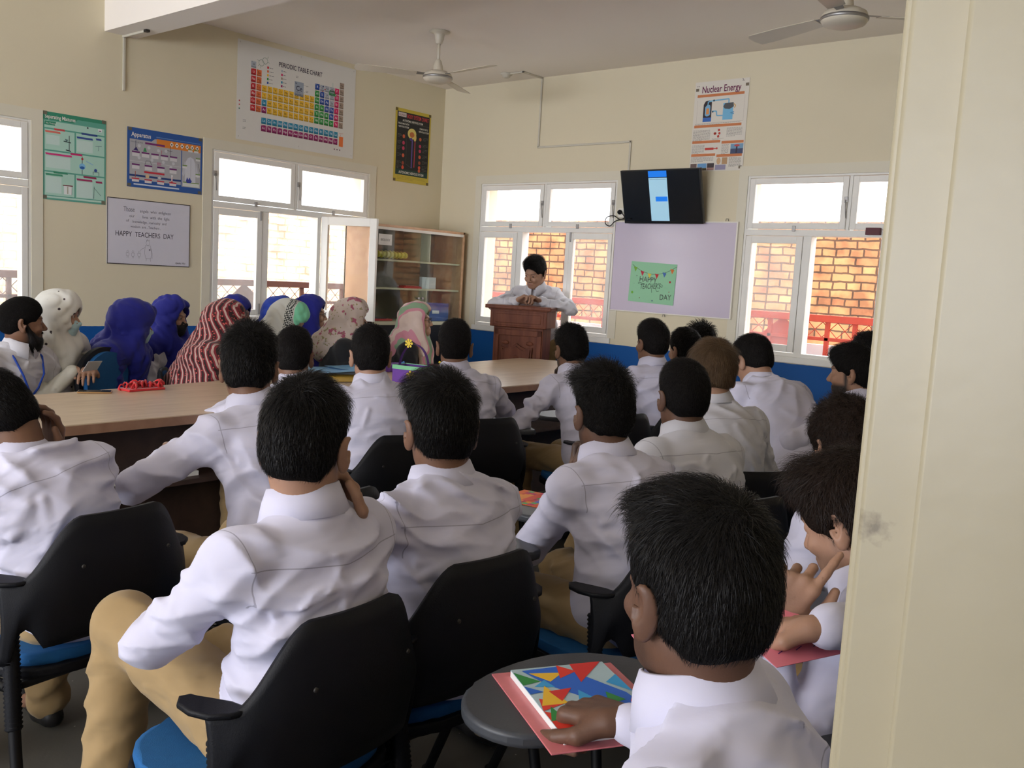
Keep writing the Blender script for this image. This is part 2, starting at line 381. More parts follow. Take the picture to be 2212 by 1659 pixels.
def ik(a, b, l1, l2, pole):
    a, b = np.array(a, float), np.array(b, float); d = b-a; L = np.linalg.norm(d); L2 = min(L, (l1+l2)*.985); u = d/(L+1e-9); b = a+u*L2
    x = (l1*l1-l2*l2+L2*L2)/(2*L2); h = math.sqrt(max(l1*l1-x*x, 0)); p = np.array(pole, float); p = nrm(p-u*(p@u))
    return a+u*x+p*h, b
def skeleton(s):
    S = s.get('scale', 1.0); st = s.get('stand', False); k = 1.0; lean = D(s.get('lean', 12)); cur = D(s.get('curve', 14))
    side = D(s.get('side', 0)); tw = D(s.get('twist', 0)); hy = D(s.get('hyaw', s['yaw'])-s['yaw']); hp = D(s.get('hp', 5)); hr = D(s.get('hr', 0))
    zp = s.get('zp', .93 if st else .555); wt = at(*s['top']); Rh = rotz(hy) @ rotx(-hp) @ roty(hr)
    for it in range(6):
        P = [np.array([0, 0, zp])]; fr = []
        for i, L in enumerate((.13, .16, .14, .115)):
            th = lean+cur*(-.35, .15, .6, 1.0)[i]; R = rotz(tw*(i+1)/4) @ roty(side) @ rotx(-th); fr.append(R); P.append(P[-1]+R @ np.array([0, 0, L*k*S]))
        NB = P[-1]; RC = fr[-1]; nd = nrm(RC @ np.array([0, 0, 1])*.45+Rh @ np.array([0, 0, 1])*.45+np.array([0, 0, .35])+RC @ np.array([0, .12, 0]))
        HC = NB+nd*.118*S; top = HC+Rh @ np.array([0, -.01, .138])*S
        k *= (wt[2]-zp-(top[2]-NB[2]))/(NB[2]-zp) if it < 5 else 1
        k = min(max(k, .6), 1.35)
    ya = D(s['yaw']); loc = np.array([wt[0], wt[1], 0])-rotz(ya) @ np.array([top[0], top[1], 0])
    return dict(S=S, P=P, fr=fr, NB=NB, RC=RC, RH=Rh, HC=HC, loc=loc, yaw=ya, k=k)
def tolocal(K, p): return rotz(-K['yaw']) @ (np.array(p, float)-K['loc']*np.array([1, 1, 0]))

def hand(B, w, d, pn, right, curl=.45, spread=.10, scale=1.0, thumb=.5, curls=None):
    d = nrm(d); pn = nrm(np.array(pn, float)-d*(np.array(pn, float)@d)); sd = np.cross(d, pn)*(1 if right else -1); q = scale   # sd: thumb side
    kn = []
    for i, (o, L) in enumerate(((.031, .078), (.011, .086), (-.010, .080), (-.030, .064))):
        c = w+d*(.088-.006*abs(i-1))*q+sd*o*q; kn.append(c)
        B.cap(w+sd*o*.55*q+d*.012, c, .0155*q, .0115*q, k=.013)
        a = 0; p = c; cu = curls[i] if curls else curl; sp = nrm(d+sd*(o/.03)*spread)
        for j, f in enumerate((.46, .30, .24)):
            a += cu*(1.05, 1.25, .95)[j]*(1+.05*i); v = sp*math.cos(a)+pn*math.sin(a); e = p+v*L*f*q
            B.cap(p, e, (.0092-.0008*j-.0006*(i == 3))*q, (.0084-.0009*j-.0006*(i == 3))*q, k=.003 if j else .007); p = e
    t0 = w+d*.018*q+sd*.022*q; t1 = t0+nrm(d*.55+sd*.75+pn*.35)*.040*q; t2 = t1+nrm(d*.9+sd*(.45-.5*thumb)+pn*.5*thumb)*.034*q; t3 = t2+nrm(d*1.0+sd*(.15-.7*thumb)+pn*.5*thumb)*.027*q
    B.cap(t0, t1, .0165*q, .013*q, k=.016); B.cap(t1, t2, .0115*q, .0102*q, k=.006); B.cap(t2, t3, .0105*q, .008*q, k=.003)
    return kn
def head_solid(B, K, s):
    R, c, S = K['RH'], K['HC'], K['S']*s.get('hs', 1.0)
    P = lambda x, y, z: c+R @ (np.array([x, y, z])*S)
    e = lambda p, r, k=.02, q=None: B.ell(P(*p), np.array(r)*S, R if q is None else R @ q, k=k*S)
    e((0, -.012, .042), (.074, .094, .084)); e((0, .03, -.02), (.062, .062, .085), .03)
    e((0, .052, -.078), (.042, .040, .030), .03); e((0, -.0, -.052), (.058, .055, .045), .03)
    B.cap(P(-.03, .083, .032), P(.03, .083, .032), .011*S, k=.015)
    B.sube(P(-.031, .100, .013), np.array((.019, .016, .012))*S, R, .012); B.sube(P(.031, .100, .013), np.array((.019, .016, .012))*S, R, .012)
    for x in (-.031, .031):
        B.ell(P(x, .079, .013), np.array((.0150, .0125, .0125))*S, R, k=.005)
        B.subc(P(x-.0075, .0935, .0125), P(x+.0075, .0935, .0125), (.0018 if s.get('lookdown') else .0042)*S, k=.002)
        B.cap(P(x*1.35, .074, -.02), P(x*1.2, .078, -.024), .014*S, k=.02)
    B.cap(P(0, .086, .018), P(0, .108, -.022), .0075*S, .0125*S, k=.010); e((-.013, .100, -.027), (.008, .010, .007), .006); e((.013, .100, -.027), (.008, .010, .007), .006)
    B.cap(P(-.018, .088, -.052), P(.018, .088, -.052), .0065*S, k=.006); B.cap(P(-.015, .087, -.063), P(.015, .087, -.063), .0075*S, k=.005)
    B.subc(P(-.022, .0975, -.0575), P(.022, .0975, -.0575), .0016*S, k=.003)
    for x in (-1, 1):
        q = rotz(-x*.55) @ roty(x*.16)
        e((x*.084, -.008, .000), (.0075, .0205, .0345), .006, q); e((x*.081, -.002, -.029), (.0065, .011, .013), .006, q)
        B.sube(P(x*.094, .000, .006), np.array((.0075, .0125, .022))*S, R @ q, .005); B.cap(P(x*.086, .009, -.008), P(x*.086, .010, .000), .0038*S, k=.004)
    B.cap(K['NB']-K['RC'][:, 2]*.04*S, P(0, -.022, -.045), .058*S*s.get('neck', 1), .054*S*s.get('neck', 1), k=.028*S)
    return P
def tones(me, V, K, s):
    """stubble and lips as a tone attribute"""
    S = K['S']*s.get('hs', 1); q = (V-K['HC']) @ K['RH']/S; x, y, z = np.abs(q[:, 0]), q[:, 1], q[:, 2]
    b = s.get('stubble', 0)
    jaw = np.clip((-.030-z)/.02, 0, 1)*np.clip((z+.135)/.02, 0, 1)*np.clip((y+.005+.0)/.03, 0, 1)
    side = np.clip((x-.052)/.008, 0, 1)*np.clip((y-.005)/.015, 0, 1)*np.clip((.035-y)/.012, 0, 1)*np.clip((.03-z)/.02, 0, 1)*np.clip((z+.09)/.02, 0, 1)
    mou = np.clip((y-.09)/.004, 0, 1)*np.clip((-.034-z)/.006, 0, 1)
    brow = np.clip(1-np.abs(z-.034-.08*(x-.03)*0+(x-.032)**2*12)/.0045, 0, 1)*np.clip((x-.010)/.006, 0, 1)*np.clip((.052-x)/.006, 0, 1)*(y > .05)
    lips = np.exp(-((z+.0575)/.0085)**2)*np.clip((.023-x)/.006, 0, 1)*(y > .078)
    t = np.clip(np.maximum(b*np.maximum.reduce([jaw, side]), brow*.9)*(1-lips), 0, 1)
    C = np.zeros((len(V), 4), np.float32); C[:, 0] = t; C[:, 1] = lips*.55; C[:, 3] = 1
    a = me.color_attributes.new('tone', 'FLOAT_COLOR', 'POINT'); a.data.foreach_set('color', C.ravel())
def rest_attr(me, V, K):
    q = (V-K['NB']) @ K['RC']/K['S']
    a = me.attributes.new('rest', 'FLOAT_VECTOR', 'POINT'); a.data.foreach_set('vector', q.astype(np.float32).ravel())
def merge(parts):
    Vs, Fs, o = [], [], 0
    for V, F in parts:
        if not len(F): continue
        Vs.append(V); Fs.append(F+o); o += len(V)
    return np.concatenate(Vs), np.concatenate(Fs)

def hair(K, s, parent, st):
    """shell of hair around the skull plus combed strands; st: style dict"""
    S = K['S']*s.get('hs', 1); rs = np.random.RandomState(s.get('seed', 1)); g = lambda k, d: st.get(k, d)
    B = Solid(); near = s.get('near', 0); h = (.0075, .006, .0045)[near]; T, Sd, Bk = g('top', .016), g('side', .007), g('back', .009)
    B.ell((0, -.014, .040), (.074+Sd, .094+Bk, .084+T*.6), k=.02)
    B.ell((0, g('ty', .012), .072), (.064+T*.35, .078+T*.3, .058+T), k=.03)
    B.ell((0, -.045, -.012), (.060+Sd*.7, .052+Bk*.6, .055), k=.03)
    if g('quiff', 0): B.ell((g('qx', 0), .062, .098), (.052, .040, .026+g('quiff', 0)), k=.03)
    if g('bun', 0): B.ell((0, -.115, .02), (.045, .035, .045), k=.03)
    fl = g('front', .078)
    B.sube((0, .118, fl-.078), (.082, .085, .080), k=.010)                                   # forehead and face
    for x in (-1, 1):
        B.sube((x*.088, .062, -.032), (.040, .058-.02*g('full', 0), .062-.02*g('full', 0)), k=.010); B.sube((x*.094, -.002, -.010), (.026, .030-.008*g('full', 0), .042-.010*g('full', 0)), k=.008)
        B.sube((x*.096, -.030, -.078), (.050, .060, .052), k=.014)
    B.subc((-.2, .03, -.085), (.2, .03, -.085), .055, k=.01)
    B.half(nrm((0, -.35, -1)), (.074+g('nape', 0)) + .0, k=.012)
    lf = lumps(s.get('seed', 1), 55*g('lump', 1)); B.warp(lf, g('amp', .003))
    if g('curly', 0): B.warp(lumps(s.get('seed', 1)+5, 150, 7), .006*g('curly', 0))
    V, F = B.mesh((-.12, -.15, -.12), (.12, .13, .20), h)
    N = vnormals(V, F); n = int(g('n', (2600, 5200, 11000)[near])); L0 = g('len', .022)
    ar = np.linalg.norm(np.cross(V[F[:, 2]]-V[F[:, 0]], V[F[:, 3]]-V[F[:, 1]]), axis=1); fi = rs.choice(len(F), n, p=ar/ar.sum())
    w = rs.dirichlet((1, 1, 1, 1), n); R0 = (V[F[fi]]*w[:, :, None]).sum(1); Nn = N[F[fi]].mean(1); Nn /= np.linalg.norm(Nn, axis=1, keepdims=True)+1e-9
    keep = ~((R0[:, 1] > .02) & (Nn[:, 1] > .3) & (R0[:, 2] < fl-.02)) & (Nn[:, 2] > -.75); R0, Nn = R0[keep], Nn[keep]; n = len(R0)
    wh = np.array(g('whorl', (.01, -.06, .12))); A = R0-wh; A = A/np.linalg.norm(A, axis=1, keepdims=True)
    up = np.clip((R0[:, 2]-.05)/.06, 0, 1)[:, None]; fr = np.clip((R0[:, 1]+.02)/.06, 0, 1)[:, None]*up
    dirv = A+np.array([0, 0, -1.0])*(1-up)*1.0+np.array(g('sweep', (.5, .5, .2)))*fr*g('sw', 1.2)
    wavy = lumps(s.get('seed', 1)+9, 60, 4); wv = np.stack([wavy(R0[:, 0]+.1*i, R0[:, 1], R0[:, 2]) for i in range(3)], 1)
    dirv += wv*g('mess', .5)+rs.normal(size=(n, 3))*g('rand', .22)
    dirv -= Nn*(dirv*Nn).sum(1, keepdims=True); dirv /= np.linalg.norm(dirv, axis=1, keepdims=True)+1e-9
    lift = g('lift', .25)*(.5+.8*up)+.16+rs.uniform(0, .25, (n, 1)); L = (L0*((.25+.95*up[:, 0])*up[:, 0]**.5+g('frontlen', .4)*fr[:, 0])+(1-up[:, 0])*g('slen', .004+1.1*Bk))*rs.uniform(.6, 1.25, n)
    L = np.maximum(L, .006); wd = (.0016, .0012, .0008)[near]*g('wd', 1)
    segs = 4; pts = [R0-Nn*.0008]; d = dirv*np.cos(lift)+Nn*np.sin(lift); cc = g('curly', 0)
    ph = rs.uniform(0, 6.28, n)
    for i in range(segs):
        pts.append(pts[-1]+d*(L/segs)[:, None])
        d = d-Nn*(lift*.34)+np.array([0, 0, -g('grav', .10)])
        if cc: d = d+cc*(np.cross(d, Nn)*np.cos(ph+i*1.9)[:, None]+Nn*np.sin(ph+i*1.9)[:, None])*.9
        d /= np.linalg.norm(d, axis=1, keepdims=True)
    sv = np.cross(dirv, Nn)+rs.normal(size=(n, 3))*.45; sv /= np.linalg.norm(sv, axis=1, keepdims=True)
    ws = [1, 1, .85, .6, .12]; VV = []
    for i, p in enumerate(pts): VV += [p-sv*wd*ws[i]/2, p+sv*wd*ws[i]/2]
    VS = np.stack(VV, 1).reshape(-1, 3); b = (np.arange(n)*10)[:, None]
    FS = np.concatenate([b+np.array([[2*i, 2*i+1, 2*i+3, 2*i+2]]) for i in range(segs)])
    Va, Fa = merge([(V, F), (VS, FS)])
    Va = K['HC']+(Va*S) @ K['RH'].T
    hm = HAIR[g('col', 'k')]; o = npmesh('hair', Va, Fa, [MATS[hm.name+'_roots'], hm], parent, mi=np.concatenate([np.zeros(len(F)), np.ones(len(FS))]))
    return tag(o, st.get('label'))
def beard(K, s, parent, full):
    S = K['S']*s.get('hs', 1); B = Solid(); rs = np.random.RandomState(4)
    B.ell((0, .050, -.085), (.047, .050, .030+full*.5), k=.02); B.ell((0, .05, -.085-full), (.034, .036, .03), k=.03)
    for x in (-1, 1): B.cap((x*.066, .012, -.005), (x*.045, .05, -.075), .010, .022, k=.02)
    B.cap((-.022, .094, -.043), (.022, .094, -.043), .0065, k=.01)
    B.sube((0, .108, -.058), (.022, .02, .009), k=.006); B.warp(lumps(3, 90), .003)
    V, F = B.mesh((-.1, -.05, -.2), (.1, .14, .06), .005); N = vnormals(V, F)
    n = 1500; i = rs.randint(0, len(V), n); R0 = V[i]; d = N[i]*.5+np.array([0, .1, -1])+rs.normal(size=(n, 3))*.3; d /= np.linalg.norm(d, axis=1, keepdims=True); L = .014
    sv = np.cross(d, N[i])+.01; sv /= np.linalg.norm(sv, axis=1, keepdims=True)
    VS = np.stack([R0-sv*.0008, R0+sv*.0008, R0+d*L], 1).reshape(-1, 3); FS = np.arange(n*3).reshape(-1, 3)
    Va = np.concatenate([V, VS]); Va = K['HC']+(Va*S) @ K['RH'].T
    return npmesh('beard', Va, [F, FS+len(V)], HAIR['k2'], parent)
def eyes(K, s, parent):
    S = K['S']*s.get('hs', 1)
    for x in (-1, 1):
        b = bmesh.new(); bmesh.ops.create_uvsphere(b, u_segments=14, v_segments=10, radius=.0118*S)
        me = bpy.data.meshes.new('eye'); c = K['HC']+K['RH'] @ (np.array([x*.031, .0800, .013])*S)
        R = Matrix(K['RH'].tolist()).to_4x4(); b.transform(Matrix.Translation(c) @ R @ Matrix.Rotation(math.radians(-90), 4, 'X'))
        b.to_mesh(me); b.free(); me.materials.append(EYEW); me.materials.append(EYEB); ax = K['RH'][:, 1]
        for p in me.polygons:
            p.use_smooth = True; p.material_index = 1 if (np.array(p.center)-c) @ ax > .0103*S else 0
        o = bpy.data.objects.new('eye', me); COL.objects.link(o); o.parent = parent
def collar(K, parent, m, S, lift=0, opening=35):
    NB, R = K['NB'], K['RC']; nd = nrm(K['HC']-NB); z = nrm(nd*.6+R[:, 2]*.4+R[:, 1]*0); y = nrm(R[:, 1]-z*(R[:, 1]@z)); x = np.cross(y, z)
    prof = [(.000, -.020), (.001, .020), (.0035, .034), (.0080, .033), (.0165, .008), (.028, -.026), (.0245, -.027), (.011, .006), (.0050, .020), (.004, -.020)]
    V, n = [], 44; a0 = math.radians(180-opening*.35)
    for i in range(n+1):
        t = -1+2*i/n; a = t*a0; f = abs(t)**3
        rx, ry = .062, .064
        for r, h in prof:
            hh = h-(.012*f if h > 0 else .030*f*(1 if r > .01 else .2)); rr = r+(.004 if r > .01 else 0)*f
            V.append(NB-z*.0+z*(.018+lift+hh)*S+x*math.sin(a)*(rx+rr)*S-y*math.cos(a)*(ry+rr)*S+y*.010*S)
    k = len(prof); V = np.array(V); F = [[i*k+j, (i+1)*k+j, (i+1)*k+(j+1) % k, i*k+(j+1) % k] for i in range(n) for j in range(k)]
    o = npmesh('collar', V, [np.array(F), np.array([list(range(4))[::-1], [n*k+c for c in range(4)]])], m, parent); rest_attr(o.data, V*0+K['NB']+np.array([0, .05, .3]), K); return o

def person(s):
    K = skeleton(s); S, NB, RC, P, fr = K['S'], K['NB'], K['RC'], K['P'], K['fr']; near = s.get('near', 0); st = s.get('stand', False)
    rs = np.random.RandomState(s.get('seed', 1)); bulk = s.get('bulk', 1.0)
    E = lambda R, c, v: c+R @ (np.array(v, float)*S)
    # limbs
    sh = {q: E(RC, NB, (q*.158*bulk, s.get('shf', .014), -.078+s.get('shl', 0))) for q in (-1, 1)}
    arm = {}
    for q, key, dft in ((-1, 'L', dict(w=(-.10, .30, .60), d=(.4, 1, -.1), pn=(0, 0, -1))), (1, 'R', dict(w=(.10, .30, .60), d=(-.4, 1, -.1), pn=(0, 0, -1)))):
        a = dict(dft); a.update(s.get(key, {}))
        if 'wp' in a: a['w'] = tolocal(K, at(*a['wp']))
        if 'dp' in a: a['d'] = tolocal(K, at(*a['dp']))-a['w']
        w = np.array(a['w'], float)
        if a.get('rel') == 'head': w = K['HC']+K['RH'] @ w
        el, w = ik(sh[q], w, .285*S, .255*S, a.get('pole', (q*.9, -.35, -.9)))
        arm[q] = (el, w, a)
    legs = s.get('legs', {})
    hip = {q: E(np.eye(3), P[0], (q*.088, .0, -.03)) for q in (-1, 1)}; knee = {}; ank = {}
    for q, key in ((-1, 'L'), (1, 'R')):
        if st: dk, da = (q*.10, .05, .48), (q*.11, -.02, .08)
        else: dk, da = (q*.15, .42, .50), (q*.15, .40, .09)
        knee[q] = np.array(legs.get('k'+key, dk), float); ank[q] = np.array(legs.get('a'+key, da), float)
        if 'kp'+key in legs: knee[q] = tolocal(K, at(*legs['kp'+key]))
        if 'ap'+key in legs: ank[q] = tolocal(K, at(*legs['ap'+key]))
    woman = s.get('woman', False); g = .012
    # ---- body (skin)
    B = Solid()
    def trunk(B, g):
        B.ell(P[0], np.array((.155, .118, .10))*S*bulk+g, fr[0], k=.05); B.ell(P[1], np.array((.138, .100, .12))*S*bulk+g*(2.2 if g else 0), fr[1], k=.05)
        B.ell(E(fr[2], P[2], (0, 0, .04)), np.array((.155, .105, .17))*S*bulk+g, fr[2], k=.05)
        B.ell(E(RC, NB, (0, .0, -.15)), np.array((.152, .098, .12))*S*bulk+g, RC, k=.05)
        for q in (-1, 1):
            B.cap(E(RC, NB, (q*.03, -.012, -.035)), E(RC, sh[q], (-q*.012, -.006, .004)), .044*S+g*.7, .046*S+g*.8, k=.035)
            B.ell(sh[q], np.array((.056, .056, .058))*S+g, RC, k=.03)
    trunk(B, -.014)
    for q in (-1, 1):
        el, w, a = arm[q]
        B.cap(sh[q], el, .036*S, .032*S, k=.02); B.cap(el, w, .032*S, .024*S, k=.012)
        B.cap(hip[q], knee[q], .060*S, .048*S, k=.03); B.cap(knee[q], ank[q], .048*S, .034*S, k=.01); B.cap(ank[q], ank[q]+np.array([0, .12, -.05]), .03*S, .025, k=.01)
    coarse = B.P[:]; Pf = head_solid(B, K, s)
    for q in (-1, 1):
        el, w, a = arm[q]; hand(B, w, a['d'], a['pn'], q > 0, a.get('curl', .45), a.get('spread', .1), S*a.get('sz', 1.06), a.get('thumb', .5), a.get('curls'))
    parts = []
    hc = K['HC']; hh = (.006, .0048, .0036)[near]; lo = np.minimum(hc-.15*S, NB-.10*S); hi = np.maximum(hc+.17*S, NB+.10*S); lo[2] = NB[2]-.05*S
    parts.append(B.mesh(lo, hi, hh))
    for q in (-1, 1):
        el, w, a = arm[q]; hn = a.get('h', (.008, .006, .004)[near])
        cs = w+nrm(a['d'])*.08*S; u = nrm(w-el); e0 = w-u*.05*S
        parts.append(B.mesh(np.minimum(cs-.115*S, e0-.04), np.maximum(cs+.115*S, e0+.04), hn))
    C = Solid(); C.P = coarse; allp = np.array([P[0]-.2, P[0]+.2, NB, sh[-1]-.1, sh[1]+.1]+[k_ for q in (-1, 1) for k_ in (knee[q]-.1, knee[q]+.1, ank[q]-.13, ank[q]+.17, arm[q][0]-.08, arm[q][0]+.08, arm[q][1])])
    V0, F0 = C.mesh(allp.min(0), allp.max(0), .018)
    parts.append((V0, F0))
    V, F = merge(parts)
    root = npmesh('person', V, F, skin_mat(s.get('skin', 'a'), SKIN[s.get('skin', 'a')])); root.location = K['loc']; root.rotation_euler = (0, 0, K['yaw'])
    tag(root, s['label'], s.get('cat', 'person'), s.get('group')); tones(root.data, V, K, s)
    eyes(K, s, root)
    # ---- shirt
    T = Solid(); trunk(T, g)
    T.cap(NB-RC[:, 2]*.03*S, NB+nrm(hc-NB)*.012*S, .066*S, .062*S, k=.02)
    if not st: T.ell(P[0]+np.array([0, -.01, -.015]), np.array((.168, .135, .085))*S*bulk, k=.05)
    sl = s.get('sleeve', .0)
    for q in (-1, 1):
        el, w, a = arm[q]; f = w+nrm(el-w)*(.012+sl)*S
        T.cap(sh[q], el, .056*S+.003, .050*S, k=.03); T.cap(el, f, .050*S, .036*S, k=.015); T.cap(f+nrm(el-f)*.035*S, f, .0365*S, .0375*S, k=.004)
        # creases around elbow and armpit
        up = nrm(el-sh[q]); fo = nrm(f-el); sidev = nrm(np.cross(up, fo)+1e-3)
        for i in range(5):
            b = sh[q]+(el-sh[q])*rs.uniform(.25, 1.0); o1 = nrm(rs.normal(size=3)); o1 = nrm(o1-up*(o1@up)); o2 = nrm(np.cross(up, o1)); T.fold(b+o1*.055*S, b+o2*.05*S+up*.04, .011, .006)
            b = el+(f-el)*rs.uniform(.0, .6); T.fold(b+o1*.045*S, b+o2*.042*S+fo*.03, .010, .005)
        pit = E(RC, sh[q], (-q*.012, -.05, -.10))
        for i in range(4):
            e = E(RC, pit, (-q*rs.uniform(.05, .14), -.055, rs.uniform(-.06, .06))); T.fold(E(RC, pit, (0, -.02, rs.uniform(-.02, .02))), e, .010, .0065)
    for i in range(11):      # drag lines over the back and belly
        zz = rs.uniform(.0, 1); j = P[1]*(1-zz)+P[3]*zz; R = fr[1]; x0 = rs.uniform(-.14, .14); y0 = -1 if i < 8 else 1
        p0 = E(R, j, (x0, y0*.115, rs.uniform(-.05, .02))); p1 = E(R, j, (x0*rs.uniform(.2, .8)+rs.uniform(-.04, .04), y0*.120, rs.uniform(.02, .08)))
        if rs.uniform() < .45: p1 = E(R, j, (x0+rs.choice([-1, 1])*rs.uniform(.06, .12), y0*.115, rs.uniform(-.03, .03)))
        T.fold(p0, p1, rs.uniform(.009, .015), rs.uniform(.004, .008)*(1 if near else .8))
    T.warp(lumps(s.get('seed', 1)+3, 26, 5), .0035)
    sd = s.get('seed', 1); fr_ = np.random.RandomState(sd+77); terms = []
    for i in range(5):
        kd = nrm((fr_.normal()*.75, fr_.normal()*.4, 1)); terms.append((kd*fr_.uniform(26, 52), fr_.uniform(0, 6), lumps(sd+i*7, 14, 4), lumps(sd+i*13+3, 11, 4)))
    def creases(X, Y, Z):
        o = 0
        for kd, ph, wv, mk in terms:
            m_ = np.clip(mk(X, Y, Z)*2.2-.15, 0, 1); o = o+m_*(np.abs(np.sin(kd[0]*X+kd[1]*Y+kd[2]*Z+ph+2.6*wv(X, Y, Z)))-.6)
        return o
    T.warp(creases, s.get('crease', .0115)*(1 if near else .8))
    lo = np.array([min(sh[-1][0], arm[-1][0][0], arm[-1][1][0], arm[1][1][0], -.2), min(-.24, arm[1][0][1]-.08, arm[-1][0][1]-.08, P[3][1]-.16, NB[1]-.12), min(P[0][2]-.13, arm[1][1][2]-.06, arm[-1][1][2]-.06)])-.10
    pts = np.array([sh[-1], sh[1], arm[-1][0], arm[1][0], arm[-1][1], arm[1][1], NB, P[0]+.16*S, P[0]-.16*S, P[2]+.17*S, P[2]-.17*S, NB+np.array([0, .13, 0]), NB-np.array([0, .13, 0])])
    lo = pts.min(0)-.085; hi = pts.max(0)+.085
    V, F = T.mesh(lo, hi, s.get('sres', (.0105, .0075, .0058)[near]))
    sm = s.get('shirt', SHIRT); o = npmesh(s.get('topname', 'shirt'), V, F, sm, root); rest_attr(o.data, V, K); tag(o, s.get('shirt_label'))
    if not woman and s.get('collar', True): collar(K, o, sm, S)
    # ---- trousers
    T = Solid()
    tr = s.get('tr', 1.0)
    T.ell(P[0]+np.array([0, 0, -.02]), np.array((.150, .122, .095))*S*bulk, k=.05)
    for q in (-1, 1):
        T.cap(hip[q], knee[q], .086*S*tr, .070*S*tr, k=.035); T.cap(knee[q], ank[q]+np.array([0, 0, .0]), .070*S*tr, .062*S*tr, k=.02)
        u = nrm(knee[q]-hip[q])
        for i in range(8 if near else 3):
            b = hip[q]+(knee[q]-hip[q])*rs.uniform(.1, 1); o1 = nrm(np.cross(u, rs.normal(size=3))); T.fold(b+o1*.075*S, b+nrm(o1+.8*rs.normal(size=3))*.075*S+u*.06, .012, .007)
            b = knee[q]+(ank[q]-knee[q])*rs.uniform(.1, .9); T.fold(b+o1*.06*S, b+nrm(o1+.8*rs.normal(size=3))*.06*S+np.array([0, 0, -.06]), .012, .006)
    T.warp(creases, .010 if near else .006)
    pts = np.array([P[0]+.16*S, P[0]-.16*S]+[k_ for q in (-1, 1) for k_ in (knee[q], ank[q])]); V, F = T.mesh(pts.min(0)-.1, pts.max(0)+.1, (.016, .011, .008)[near] if not s.get('legsnear') else .009)
    o = npmesh('trousers', V, F, s.get('trousers', KHAKI), root); rest_attr(o.data, V, K)
    for q in (-1, 1):
        T = Solid(); a = ank[q]; fd = np.array(legs.get('fL' if q < 0 else 'fR', (q*.15, 1, 0)), float); fd = nrm(fd); dz = np.array([0, 0, a[2]-.09])
        b = np.array([a[0], a[1], .035])+dz; T.cap(b-fd*.03, b+fd*.15, .034, .030, k=.02); T.cap(a-np.array([0, 0, .01]), b+fd*.03, .038, .036, k=.03); T.half((0, 0, -1), -(.006+dz[2]), k=.004)
        V, F = T.mesh(np.minimum(b, b+fd*.15)-.08, np.maximum(b, b+fd*.15)+np.array([.08, .08, .16]), .010)
        npmesh('shoe', V, F, SHOE, root)
    if s.get('hair') is not None: hair(K, s, root, s['hair'])
    if s.get('beard'): beard(K, s, root, s['beard'])
    if s.get('mask'): face_mask(K, s, root, s['mask'])
    if s.get('scarf'): scarf(K, s, root, s['scarf'])
    if s.get('glasses'): glasses(K, s, root)
    K['arm'] = arm; K['knee'] = knee; K['root'] = root
    return K

def face_mask(K, s, parent, m):
    S = K['S']*s.get('hs', 1); B = Solid()
    B.ell((0, .045, -.048), (.0665, .066, .052), k=.01); B.cap((0, .085, .0), (0, .112, -.028), .008, .014, k=.015); B.ell((0, .055, -.085), (.046, .042, .030), k=.02)
    B.half((0, -1, .0), -.018, k=.004); B.half(nrm((0, .35, 1)), .040, k=.006)
    for i in range(3): B.fold((-.05, .095, -.035-.018*i), (.05, .095, -.035-.018*i), .005, .0022)
    V, F = B.mesh((-.08, 0, -.13), (.08, .14, .03), .004); r = merge([(V, F)])[0]
    o = npmesh('face_mask', K['HC']+(V*S) @ K['RH'].T, F, m, parent)
    b = MB()
    for q in (-1, 1):
        for z in (-.015, -.07): b.tube([K['HC']+K['RH'] @ (np.array(p)*S) for p in ((q*.064, .025, z), (q*.076, .005, z*.5), (q*.084, -.016, -.005))], .0012, m, 5)
    b.build('ear_loop', o)
def glasses(K, s, parent):
    S = K['S']*s.get('hs', 1); b = MB(); T = lambda p: K['HC']+K['RH'] @ (np.array(p)*S); g_ = mat('dark_spectacle_frame', (.03, .02, .02), .3)
    for q in (-1, 1):
        b.tube([T((q*.031+.023*math.cos(a), .108-.01*abs(math.cos(a)), .008+.018*math.sin(a))) for a in np.linspace(0, 2*math.pi, 20, endpoint=False)], .0016, g_, 6, closed=True)
        b.tube([T((q*.054, .100, .012)), T((q*.074, .06, .014)), T((q*.083, -.01, .012))], .0015, g_, 6)
    b.tube([T((-.009, .108, .012)), T((.009, .108, .012))], .0015, g_, 6); b.build('eyeglasses', parent)
